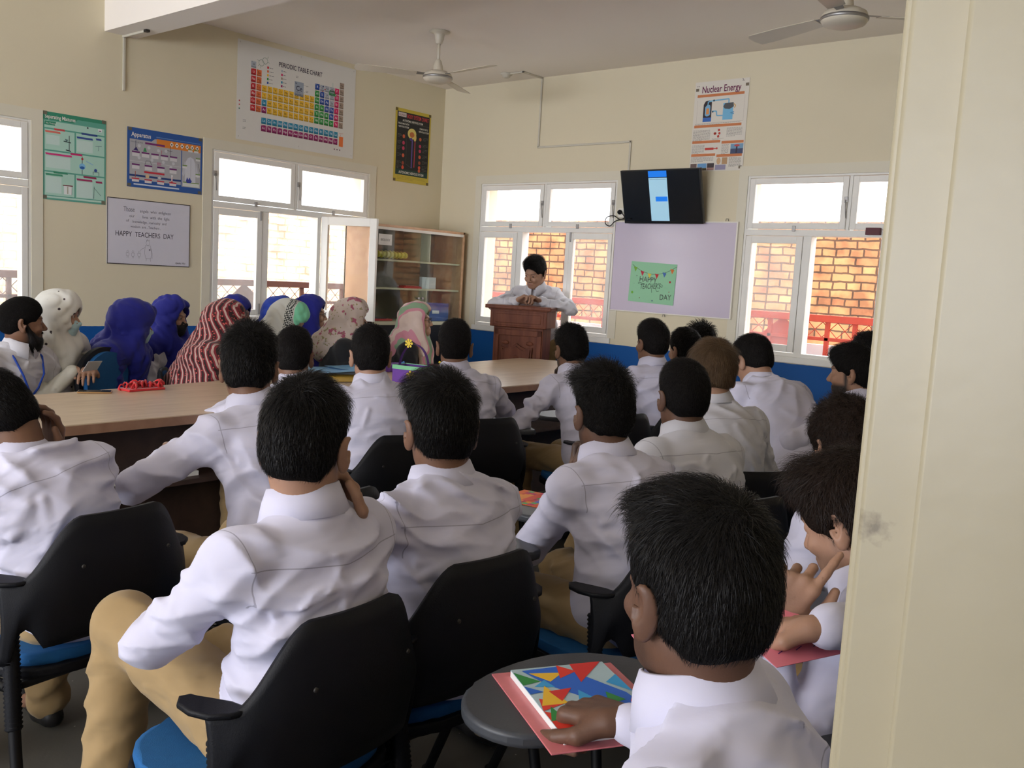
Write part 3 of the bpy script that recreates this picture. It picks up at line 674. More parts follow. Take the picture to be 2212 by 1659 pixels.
def scarf(K, s, parent, sc):
    """cloth over the head falling on shoulders and chest"""
    S = K['S']; HC, R, NB, RC, P = K['HC'], K['RH'], K['NB'], K['RC'], K['P']; B = Solid(); rs = np.random.RandomState(s.get('seed', 1)+50)
    h = lambda x, y, z: HC+R @ (np.array([x, y, z])*S); c = lambda x, y, z: NB+RC @ (np.array([x, y, z])*S)
    pk = sc.get('peak', 0); dr = sc.get('drop', .22); big = sc.get('big', 0)
    B.ell(h(0, -.016, .044), np.array((.090+big, .112+big, .102+big))*S, R, k=.03); B.ell(h(0, .022, .075+pk), np.array((.075, .078+big, .070))*S, R, k=.03)
    B.cap(h(0, -.045, -.01), c(0, -.045, -.02), .085*S, .100*S, k=.05)
    for q in (-1, 1): B.cap(h(q*.045, .012, -.03), c(q*.055, .035, -.02), .058*S, .070*S, k=.04); B.cap(c(q*.03, -.01, -.03), c(q*(sc.get('sh', .155)+big), -.01, -.065), .075*S, .070*S if sc.get('cape') else .05*S, k=.05)
    B.cap(c(-.04, .06, -.02), c(.04, .06, -.02), .055*S, k=.04)
    B.cap(c(0, .085, -.06), c(sc.get('fx', 0), .13, -.06-dr), .075*S, .085*S, k=.05); B.cap(c(0, -.07, -.05), c(0, -.10, -.05-dr*sc.get('back', .8)), .10*S, .11*S, k=.05)
    if sc.get('cape'):
        for q in (-1, 1): B.cap(c(q*.15, .0, -.07), c(q*.19, .03, -.07-dr), .072*S, .085*S, k=.06)
        B.cap(c(-.10, -.07, -.12), c(.10, -.07, -.12), .09*S, k=.06); B.cap(c(-.1, -.06, -.1-dr*.8), c(.1, -.06, -.1-dr*.8), .10*S, k=.06)
    km = lumps(s.get('seed', 1)+8, 16, 4); kn2 = lumps(s.get('seed', 1)+18, 9, 4)
    B.warp(lambda X, Y, Z: -np.abs(np.sin(46*X+20*Y+26*Z+3.2*km(X, Y, Z)))*np.clip(.5+kn2(X, Y, Z)*1.5, 0, 1), sc.get('fold', .009))
    B.warp(lambda X, Y, Z: -np.abs(np.sin(-38*X+34*Y+22*Z+3.2*kn2(X, Y, Z)))*np.clip(.4-km(X, Y, Z)*1.5, 0, 1), sc.get('fold', .009))
    for i in range(16):
        a = rs.uniform(-1, 1); q = rs.choice([-1, 1]); B.fold(h(q*.05, .06-.09*abs(a), .12), h(q*.09, -.02-.06*abs(a), -.05), .010, .006*rs.uniform(.5, 1.2))
    for i in range(26):
        x = rs.uniform(-.14, .14); y = rs.choice([-1, 1]); B.fold(c(x*.5, y*.10, .02), c(x*1.2, y*.15, -.06-dr*rs.uniform(.5, 1)), .012, .009*rs.uniform(.5, 1.2))
    for i in range(6): z = rs.uniform(-.08, -.0); B.fold(c(-.09, .07, z-.02), c(.09, .07, z+rs.uniform(-.03, .03)), .012, .010)
    B.warp(lumps(s.get('seed', 1), 30), .004)
    op = sc.get('open', (.060, .10, .082)); B.P.append(('-e', h(0, .135, -.018), np.array(op)*S, R, .012)); B.P.append(('-e', h(0, .03, .02), np.array((.068, .075, .082))*S, R, .004))
    pts = np.array([HC, NB, c(-.24, 0, -.1), c(.24, 0, -.1), c(0, .22, -.1-dr), c(0, -.22, -.1-dr), h(0, 0, .2)]); V, F = B.mesh(pts.min(0)-.12, pts.max(0)+.12, .0085)
    o = npmesh('headscarf', V, F, sc['m'], parent); rest_attr(o.data, V, K); return tag(o, sc.get('label'))
# ------------------------------------------------------------------ room shell
def wall_mat():
    m = mat('painted_plaster', srgb(222, 212, 184), .62, spec=.3, var=.035, scale=1.6, bump=.12, bscale=14)
    n = m.node_tree.nodes; l = m.node_tree.links; b = n['Principled BSDF']; src = b.inputs['Base Color'].links[0].from_socket
    tc = n.new('ShaderNodeTexCoord'); sp = n.new('ShaderNodeSeparateXYZ'); l.new(tc.outputs['Object'], sp.inputs[0])
    nz = n.new('ShaderNodeTexNoise'); nz.inputs['Scale'].default_value = 9; l.new(tc.outputs['Object'], nz.inputs['Vector'])
    ad = n.new('ShaderNodeMath'); ad.operation = 'MULTIPLY_ADD'; ad.inputs[1].default_value = .010; l.new(nz.outputs['Fac'], ad.inputs[0]); l.new(sp.outputs[2], ad.inputs[2])
    lt = n.new('ShaderNodeMath'); lt.operation = 'LESS_THAN'; lt.inputs[1].default_value = .940; l.new(ad.outputs[0], lt.inputs[0])
    mx = n.new('ShaderNodeMix'); mx.data_type = 'RGBA'; mx.inputs[7].default_value = (*srgb(12, 84, 156), 1); l.new(src, mx.inputs[6]); l.new(lt.outputs[0], mx.inputs[0]); l.new(mx.outputs[2], b.inputs['Base Color'])
    return m
WALL = wall_mat()
CEIL = mat('ceiling_whitewash', srgb(244, 236, 226), .8, var=.03, scale=1.2, bump=.08, bscale=10)
FRAME = mat('white_gloss_paint', srgb(238, 236, 229), .42, var=.05, scale=7, bump=.10, bscale=30)
METAL = mat('dull_steel', (.35, .34, .33), .45, metal=.8)
DARKM = mat('dark_iron', (.05, .045, .04), .5, metal=.5)
def glass_mat(name, tint=(1, 1, 1), gloss=.09, dirt=.10):
    """thin clear pane with some dust: the daylight passes through it"""
    m = bpy.data.materials.new(name); m.use_nodes = True; n = m.node_tree.nodes; l = m.node_tree.links; n.remove(n['Principled BSDF']); out = n['Material Output']
    t = n.new('ShaderNodeBsdfTransparent'); t.inputs[0].default_value = (*tint, 1); g = n.new('ShaderNodeBsdfGlossy'); g.inputs['Roughness'].default_value = .03
    tr = n.new('ShaderNodeBsdfTranslucent'); tr.inputs[0].default_value = (.9, .92, .95, 1)
    fz = n.new('ShaderNodeFresnel'); fz.inputs[0].default_value = 1.45
    mm = n.new('ShaderNodeMath'); mm.operation = 'MULTIPLY_ADD'; mm.inputs[1].default_value = 1.1; mm.inputs[2].default_value = gloss*.3; l.new(fz.outputs[0], mm.inputs[0])
    ge = n.new('ShaderNodeNewGeometry'); bf = n.new('ShaderNodeMath'); bf.operation = 'SUBTRACT'; bf.inputs[0].default_value = 1.0; l.new(ge.outputs['Backfacing'], bf.inputs[1])
    mf = n.new('ShaderNodeMath'); mf.operation = 'MULTIPLY'; l.new(mm.outputs[0], mf.inputs[0]); l.new(bf.outputs[0], mf.inputs[1]); mm = mf
    m1 = n.new('ShaderNodeMixShader'); l.new(mm.outputs[0], m1.inputs[0]); l.new(t.outputs[0], m1.inputs[1]); l.new(g.outputs[0], m1.inputs[2])
    nz = n.new('ShaderNodeTexNoise'); nz.inputs['Scale'].default_value = 3.0; nz.inputs['Detail'].default_value = 5; tc = n.new('ShaderNodeTexCoord'); l.new(tc.outputs['Object'], nz.inputs['Vector'])
    mu = n.new('ShaderNodeMath'); mu.operation = 'MULTIPLY'; mu.inputs[1].default_value = dirt*2; l.new(nz.outputs['Fac'], mu.inputs[0])
    m2 = n.new('ShaderNodeMixShader'); l.new(mu.outputs[0], m2.inputs[0]); l.new(m1.outputs[0], m2.inputs[1]); l.new(tr.outputs[0], m2.inputs[2]); l.new(m2.outputs[0], out.inputs[0]); return m
PANE = glass_mat('dusty_window_glass', dirt=.07); CLEAR = glass_mat('cabinet_glass', (.95, .98, .96), .10, .012)

WT = .23; XR = 6.41; YB = -12.0
def wall_with_holes(name, axis, lo, hi, holes, z1=H):
    """axis 'x': wall along x at y 0..WT; 'y': wall along y at x -WT..0; holes (a,b,z0,z1)"""
    m = MB(); cuts = sorted(holes)
    def bx(a, b, z0, z1_):
        if b-a < 1e-4 or z1_-z0 < 1e-4: return
        if axis == 'x': m.box((a, 0, z0), (b, WT, z1_), WALL)
        elif axis == 'xb': m.box((a, YB-WT, z0), (b, YB, z1_), WALL)
        elif axis == 'y': m.box((-WT, a, z0), (0, b, z1_), WALL)
        else: m.box((XR, a, z0), (XR+WT, b, z1_), WALL)
    x = lo
    for a, b, z0, z1h in cuts: bx(x, a, 0, z1); bx(a, b, 0, z0); bx(a, b, z1h, z1); x = b
    bx(x, hi, 0, z1); return m.build(name, kind='structure')
WZ0, WZ1 = .985, 2.315
wall_with_holes('wall_left', 'y', YB-WT, WT, [(-2.52, -.92, WZ0, WZ1), (-5.47, -3.87, WZ0, WZ1)])
wall_with_holes('wall_front', 'x', 0, XR+WT, [(.545, 2.095, WZ0, WZ1), (3.283, 4.86, WZ0, WZ1)])
wall_with_holes('wall_right', 'yr', YB, -.0, [(-6.98, -5.93, 0, 2.25)])
wall_with_holes('wall_back', 'xb', 0, XR+WT, [(.55, 2.05, WZ0, WZ1), (2.55, 4.05, WZ0, WZ1), (4.55, 6.05, WZ0, WZ1)])
m = MB(); m.box((-WT, YB-WT, H), (XR+2.5, WT, H+.15), CEIL); m.build('ceiling', kind='structure')  # the stretch past the door wall is added to shut out sun and sky
def floor_mat():
    m = mat('grey_terrazzo_floor', srgb(88, 86, 80), .55, spec=.35, var=.2, scale=2.5, bump=.05)
    n = m.node_tree.nodes; l = m.node_tree.links; b = n['Principled BSDF']; src = b.inputs['Base Color'].links[0].from_socket
    tc = n.new('ShaderNodeTexCoord'); vo = n.new('ShaderNodeTexVoronoi'); vo.inputs['Scale'].default_value = 38; l.new(tc.outputs['Object'], vo.inputs['Vector'])
    lt = n.new('ShaderNodeMath'); lt.operation = 'LESS_THAN'; lt.inputs[1].default_value = .10; l.new(vo.outputs['Distance'], lt.inputs[0])
    sc = n.new('ShaderNodeSeparateColor'); l.new(vo.outputs['Color'], sc.inputs[0]); g2 = n.new('ShaderNodeMath'); g2.operation = 'GREATER_THAN'; g2.inputs[1].default_value = .82; l.new(sc.outputs[0], g2.inputs[0])
    mu = n.new('ShaderNodeMath'); mu.operation = 'MULTIPLY'; l.new(lt.outputs[0], mu.inputs[0]); l.new(g2.outputs[0], mu.inputs[1])
    mx = n.new('ShaderNodeMix'); mx.data_type = 'RGBA'; mx.inputs[7].default_value = (.38, .36, .32, 1); l.new(src, mx.inputs[6]); l.new(mu.outputs[0], mx.inputs[0]); l.new(mx.outputs[2], b.inputs['Base Color']); return m
m = MB(); m.box((-WT, YB-WT, -.12), (XR+2.5, WT, 0), floor_mat()); m.build('floor', kind='structure')
m = MB(); m.box((0, -3.375, 3.0), (XR, -3.142, H), CEIL); m.build('trim_1', kind='structure')      # ceiling beam
m = MB(); m.box((XR+2.3, YB-WT, 0), (XR+2.5, WT, H), WALL); m.box((XR+WT, -.0, 0), (XR+2.3, WT, H), WALL); m.box((XR+WT, YB-WT, 0), (XR+2.3, YB, H), WALL); m.build('wall_light_block', kind='structure')  # unseen walls added to keep outside light off the door frame

# windows -------------------------------------------------------------
BAND = mat('whitewashed_band', srgb(222, 216, 196), .6, var=.05, scale=4)
def window(idx, wall, u0, W, open_leaf=None, mirror=False, gap_open=True, left_in=0):
    """u runs to the right as seen from inside, d is depth outwards (negative = into the room)"""
    if wall == 'A': T = Matrix(((0, 0, -1, 0), (1, 0, 0, u0), (0, 1, 0, 0), (0, 0, 0, 1)))
    else: T = Matrix(((1, 0, 0, u0), (0, 0, 1, 0), (0, 1, 0, 0), (0, 0, 0, 1)))     # (u, z, d) -> world
    def T3(u, z, d): return T @ Vector((u, z, d))
    root = empty('window_%d' % idx, T3(W/2, WZ0, 0), kind='structure'); inv = Matrix.Translation(-Vector(T3(W/2, WZ0, 0)))
    def part(name, boxes, m_=FRAME, par=root, bev=.003, M=None, dn_=None):
        b = MB()
        for (ua, ub, za, zb, da, db) in boxes:
            L = Matrix.Identity(4) if M is None else M
            b.box((ua, za, da), (ub, zb, db), m_, bev, inv @ T @ L)
        return b.build(name, par)
    fd = .095
    # flat plaster band and outer frame
    part('window_surround', m_=BAND, boxes=[(-.075, W+.075, WZ1, WZ1+.075, -.006, .0), (-.075, -.0, WZ0-.0, WZ1, -.006, .0), (W, W+.075, WZ0, WZ1, -.006, .0)], bev=0)
    part('window_frame', [(0, .018, WZ0, WZ1, 0, fd), (W-.018, W, WZ0, WZ1, 0, fd), (.018, W-.018, WZ1-.016, WZ1, 0, fd), (.018, W-.018, WZ0, WZ0+.028, 0, fd), (.018, W-.018, 1.872, 1.918, -.002, fd), (W/2-.012, W/2+.012, 1.918, WZ1-.016, 0, fd),
                           (.475, .535, WZ0+.028, 1.872, 0, fd), (1.035, 1.075, WZ0+.028, 1.872, 0, fd)])
    part('window_sill', [(-.03, W+.03, WZ0-.045, WZ0, -.018, .02)])
    def leaf(ua, ub, za, zb, sw, sb, M=None, hinge=None, bolts=(), thick=.032, d0=-.004, name='window_sash', off=0):
        s = part(name, [(ua, ua+sw, za, zb, d0, d0+thick), (ub-sw, ub, za, zb, d0, d0+thick), (ua+sw, ub-sw, zb-sb, zb, d0, d0+thick), (ua+sw, ub-sw, za, za+sb, d0, d0+thick)], M=M)
        b = MB(); L = Matrix.Identity(4) if M is None else M; b.box((ua+sw-.004, za+sb-.004, d0+.012), (ub-sw+.004, zb-sb+.004, d0+.016), PANE, 0, inv @ T @ L); b.build('window_pane', s)
        b = MB()
        for (x, z, w_, h_) in bolts: b.box((x, z, d0-.010), (x+w_, z+h_, d0), METAL, .002, inv @ T @ L)
        if bolts: b.build('window_bolt', s)
        return s
    g = .004
    for a, b_ in ((.018+g, W/2-.012-g), (W/2+.012+g, W-.018-g)):
        leaf(a, b_, 1.918+g, WZ1-.016-g, .042, .042, bolts=[((a+b_)/2-.012, 1.905, .024, .040)])
        k = MB(); x = a+.004 if wall == 'A' else b_-.008
        k.tube([inv @ T3(x, 2.13, -.012), inv @ T3(x+.004, 2.08, -.02), inv @ T3(x+.012, 2.00, -.012)], .0035, METAL, 6); k.box((x-.012, 2.11, -.012), (x+.014, 2.15, -.002), METAL, .002, inv @ T); k.build('window_stay', root)
    leaf(.018+g, .475-.003, WZ0+.028+g, 1.872-g, .048, .052, bolts=[(.447, 1.80, .014, .075), (.447, 1.03, .014, .09)] if wall == 'A' else [])
    if open_leaf is not None:
        a = 1.075; L = Matrix.Translation((a, 0, -.004)) @ Matrix.Rotation(D(open_leaf), 4, 'Y') @ Matrix.Translation((-a, 0, .0))
        leaf(a, a+.545, WZ0+.02, 1.885, .065, .070, M=L)
    else:
        leaf(1.075+g, W-.018-g, WZ0+.028+g, 1.872-g, .040, .052, bolts=[(1.085, 1.79, .014, .085)])
    return root
window(1, 'A', -5.47, 1.6)
window(2, 'A', -2.52, 1.6, open_leaf=70)
window(3, 'B', .545, 1.55)
window(4, 'B', 3.283, 1.577)

# doorway beside the camera ---------------------------------------------
DOORP = mat('door_frame_cream_gloss', srgb(164, 154, 128), .38, var=.05, scale=2.5, bump=.06, bscale=25)
dr = empty('door_1', (XR+.1, -5.95, 0), kind='structure')
inv = Matrix.Translation(-dr.location)
m = MB(); m.box((XR-.031, -5.93, 0), (XR+WT+.03, -5.90, 2.25), DOORP, .003, inv)
m.box((XR-.018, -5.958, 0), (XR+WT+.03, -5.93, 2.25), DOORP, .004, inv); m.box((XR+.018, -5.968, 0), (XR+WT+.03, -5.958, 2.25), DOORP, .004, inv)
m.box((XR-.018, -6.98, 2.21), (XR+WT+.03, -5.93, 2.25), DOORP, .003, inv); m.box((XR-.018, -6.98, 0), (XR+WT+.03, -6.955, 2.25), DOORP, .003, inv)
m.build('door_frame', dr)
# greasy scuff on the frame at latch height
n = DOORP.node_tree.nodes; l = DOORP.node_tree.links; b = n['Principled BSDF']; src = b.inputs['Base Color'].links[0].from_socket
tc = n.new('ShaderNodeTexCoord'); mp = n.new('ShaderNodeMapping'); l.new(tc.outputs['Object'], mp.inputs[0]); q = onY(1882, 1136, -5.958)-np.array(dr.location)
mp.vector_type = 'POINT'; mp.inputs['Location'].default_value = [-float(v) for v in q]
sc = n.new('ShaderNodeVectorMath'); sc.operation = 'MULTIPLY'; sc.inputs[1].default_value = (70, 25, 95); l.new(mp.outputs[0], sc.inputs[0]); ln = n.new('ShaderNodeVectorMath'); ln.operation = 'LENGTH'; l.new(sc.outputs[0], ln.inputs[0])
nz = n.new('ShaderNodeTexNoise'); nz.inputs['Scale'].default_value = 130; nz.inputs['Detail'].default_value = 4; l.new(tc.outputs['Object'], nz.inputs['Vector'])
ma = n.new('ShaderNodeMath'); ma.operation = 'MULTIPLY_ADD'; ma.inputs[1].default_value = 2.6; l.new(nz.outputs['Fac'], ma.inputs[0]); l.new(ln.outputs['Value'], ma.inputs[2])
mr = n.new('ShaderNodeMapRange'); mr.inputs[1].default_value = 1.3; mr.inputs[2].default_value = 2.3; mr.inputs[3].default_value = .85; mr.inputs[4].default_value = 0; l.new(ma.outputs[0], mr.inputs[0])
mx = n.new('ShaderNodeMix'); mx.data_type = 'RGBA'; mx.inputs[7].default_value = (.16, .13, .09, 1); l.new(src, mx.inputs[6]); l.new(mr.outputs[0], mx.inputs[0]); l.new(mx.outputs[2], b.inputs['Base Color'])

# outside -----------------------------------------------------------------
def brick_mat(name, a, b, c):
    m = bpy.data.materials.new(name); m.use_nodes = True; n = m.node_tree.nodes; l = m.node_tree.links; p = n['Principled BSDF']; p.inputs['Roughness'].default_value = .9
    tc = n.new('ShaderNodeTexCoord'); nz = n.new('ShaderNodeTexNoise'); nz.inputs['Scale'].default_value = 7; nz.inputs['Detail'].default_value = 3; l.new(tc.outputs['UV'], nz.inputs['Vector'])
    sb = n.new('ShaderNodeVectorMath'); sb.operation = 'MULTIPLY_ADD'; sb.inputs[1].default_value = (.035, .03, 0); l.new(nz.outputs['Color'], sb.inputs[0]); l.new(tc.outputs['UV'], sb.inputs[2])
    br = n.new('ShaderNodeTexBrick'); l.new(sb.outputs[0], br.inputs['Vector']); br.inputs['Scale'].default_value = 1; br.inputs['Brick Width'].default_value = .235; br.inputs['Row Height'].default_value = .085; br.inputs['Mortar Size'].default_value = .010; br.inputs['Mortar Smooth'].default_value = .3
    br.squash = .62; br.squash_frequency = 2
    br.inputs['Color1'].default_value = (*a, 1); br.inputs['Color2'].default_value = (*b, 1); br.inputs['Mortar'].default_value = (*c, 1)
    n2 = n.new('ShaderNodeTexNoise'); n2.inputs['Scale'].default_value = 4; n2.inputs['Detail'].default_value = 6; l.new(tc.outputs['UV'], n2.inputs['Vector'])
    rp = n.new('ShaderNodeValToRGB'); rp.color_ramp.elements[0].position = .36; rp.color_ramp.elements[0].color = (.42, .36, .38, 1); rp.color_ramp.elements[1].position = .56; rp.color_ramp.elements[1].color = (1, 1, 1, 1); l.new(n2.outputs['Fac'], rp.inputs[0])
    mx = n.new('ShaderNodeMix'); mx.data_type = 'RGBA'; mx.blend_type = 'MULTIPLY'; mx.inputs[0].default_value = .8; l.new(br.outputs['Color'], mx.inputs[6]); l.new(rp.outputs[0], mx.inputs[7]); l.new(mx.outputs[2], p.inputs['Base Color'])
    bp = n.new('ShaderNodeBump'); bp.inputs['Strength'].default_value = .8; bp.inputs['Distance'].default_value = .02; bp.invert = True; l.new(br.outputs['Fac'], bp.inputs['Height']); l.new(bp.outputs['Normal'], p.inputs['Normal']); return m
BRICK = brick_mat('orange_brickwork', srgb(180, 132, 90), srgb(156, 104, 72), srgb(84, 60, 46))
BRICKW = brick_mat('sun_glare_brickwork', srgb(236, 212, 184), srgb(226, 196, 166), srgb(190, 166, 140))  # brick colour paled to stand in for overexposed sunlight
def uvbox(name, lo, hi, m_, ax, **tg):
    b = MB(); b.box(lo, hi, m_); o = b.build(name, **tg); me = o.data; uv = me.uv_layers.new(name='UVMap')
    for lp in me.loops:
        c = me.vertices[lp.vertex_index].co; uv.data[lp.index].uv = (c.x if ax == 'x' else c.y, c.z)
    return o
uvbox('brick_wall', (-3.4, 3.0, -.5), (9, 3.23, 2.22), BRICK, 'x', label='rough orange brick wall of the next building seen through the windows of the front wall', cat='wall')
uvbox('brick_wall', (-3.4, -9, -.5), (-3.17, 2.9, 2.12), BRICKW, 'y', label='brick wall with sun glare in its colour seen through the windows behind the seated women', cat='wall')
GROUND = mat('pale_concrete_walkway', srgb(225, 220, 210), .85, var=.08, scale=3)
m = MB(); m.box((-3.4, WT, -.14), (9, 3.0, 0), GROUND); m.box((-3.17, -9, -.14), (-WT, WT, 0), GROUND); m.build('trim_2', kind='structure')
RED = mat('red_oxide_paint', srgb(196, 72, 52), .5, var=.15, scale=20); BRN = mat('dark_brown_paint', srgb(86, 46, 38), .5, var=.15, scale=20)
PARA = mat('white_parapet_paint', srgb(238, 234, 226), .8, var=.04)
def railing(M, L, m_, label, seed, feature):
    r = empty('railing', M @ Vector((0, 0, 0)), label=label, cat='railing'); Mi = Matrix.Translation(-r.location) @ M
    def prt(nm, fn, mm=m_):
        b = MB(); b.M = Mi; fn(b); return b.build(nm, r)
    prt('top_rail', lambda b: b.box((0, -.03, 1.225), (L, .03, 1.285), m_, .004))
    prt('middle_rail', lambda b: b.box((0, -.015, 1.065), (L, .015, 1.095), m_, .003))
    prt('bottom_rail', lambda b: b.box((0, -.015, .10), (L, .015, .13), m_, .003))
    x = .12
    while x < L: 
        prt('baluster', lambda b: b.box((x-.018, -.015, 0), (x+.018, .015, 1.225), m_, .002)); x += .235 if int(x*10) % 3 == 0 else .52
    def mesh_(b):
        s = .13; n = int(L/s)
        for i in range(n):
            b.tube([(i*s, 0, 1.095), (i*s+s, 0, 1.225)], .0035, m_, 4, False); b.tube([(i*s+s, 0, 1.095), (i*s, 0, 1.225)], .0035, m_, 4, False)
    prt('diamond_mesh', mesh_)
    def low(b):
        s = .24; n = int(L/s)
        for i in range(n):
            for k in range(4): b.tube([(i*s, 0, .13+k*.234), (i*s+s, 0, .13+k*.234+.234)], .0035, m_, 4, False); b.tube([(i*s+s, 0, .13+k*.234), (i*s, 0, .13+k*.234+.234)], .0035, m_, 4, False)
    if not feature or m_ is BRN: prt('lower_mesh', low)
    for f in feature: prt('diamond_plate', lambda b: b.prism([(f-.20, 1.08), (f, 1.25), (f+.20, 1.08), (f, .88)], -.006, .006, m_, Matrix.Rotation(D(90), 4, 'X')))
    return r
railing(Matrix.Translation((-2.5, 1.2, 0)), 9.5, RED, 'red iron railing with diamond mesh outside the front wall windows', 1, [5.62])
railing(Matrix(((0, -1, 0, -1.25), (1, 0, 0, -8), (0, 0, 1, 0), (0, 0, 0, 1))), 9.0, BRN, 'dark brown iron railing outside the windows behind the seated women', 2, [6.62])
m = MB(); m.box((-1.6, 1.38, 0), (7, 1.44, 1.02), PARA); m.build('parapet', label='low white parapet behind the red railing', cat='parapet')
m = MB(); m.box((-1.50, -8, 0), (-1.44, 1.2, .98), PARA); m.build('parapet', label='low white parapet behind the dark brown railing', cat='parapet')
# ------------------------------------------------------------------ furniture
BLK = mat('black_plastic', srgb(13, 14, 19), .55, spec=.25, var=.12, scale=6, bump=.12, bscale=400)
BLKM = mat('black_steel_tube', srgb(12, 12, 14), .45, spec=.35, var=.1)
BLUEC = mat('blue_seat_fabric', srgb(26, 92, 150), .85, var=.14, scale=60, bump=.15, bscale=500)
GREYT = mat('grey_tablet_plastic', srgb(62, 64, 68), .42, var=.06, scale=8, bump=.05, bscale=300)
def woodmat(name, a, b, sc=(1.2, 14, 14), rough=.35, coat=.15):
    m = bpy.data.materials.new(name); m.use_nodes = True; n = m.node_tree.nodes; l = m.node_tree.links; p = n['Principled BSDF']
    p.inputs['Roughness'].default_value = rough; p.inputs['Coat Weight'].default_value = coat; p.inputs['Coat Roughness'].default_value = .2
    tc = n.new('ShaderNodeTexCoord'); mp = n.new('ShaderNodeMapping'); mp.inputs['Scale'].default_value = sc; l.new(tc.outputs['Object'], mp.inputs[0])
    nz = n.new('ShaderNodeTexNoise'); nz.inputs['Scale'].default_value = 3; nz.inputs['Detail'].default_value = 6; nz.inputs['Distortion'].default_value = .6; l.new(mp.outputs[0], nz.inputs['Vector'])
    rp = n.new('ShaderNodeValToRGB'); rp.color_ramp.elements[0].position = .3; rp.color_ramp.elements[0].color = (*a, 1); rp.color_ramp.elements[1].position = .7; rp.color_ramp.elements[1].color = (*b, 1)
    l.new(nz.outputs['Fac'], rp.inputs[0]); l.new(rp.outputs[0], p.inputs['Base Color']); return m
TABLEW = woodmat('ash_brown_laminate', srgb(200, 176, 148), srgb(220, 198, 170), (10, 1.0, 10), .30, .15)
EDGEW = woodmat('brown_edge_banding', srgb(150, 112, 90), srgb(166, 128, 104), (4, 4, 4), .4)
DARKW = woodmat('dark_brown_board', srgb(54, 40, 34), srgb(70, 52, 44), (4, 4, 4), .5, 0)
ROSEW = woodmat('polished_redwood', srgb(96, 52, 36), srgb(122, 72, 52), (9, 9, 1.0), .5, 0)
ROSEW.node_tree.nodes['Principled BSDF'].inputs['Specular IOR Level'].default_value = .2
PINE = woodmat('beech_trim', srgb(196, 150, 112), srgb(214, 172, 132), (5, 5, 5), .4)

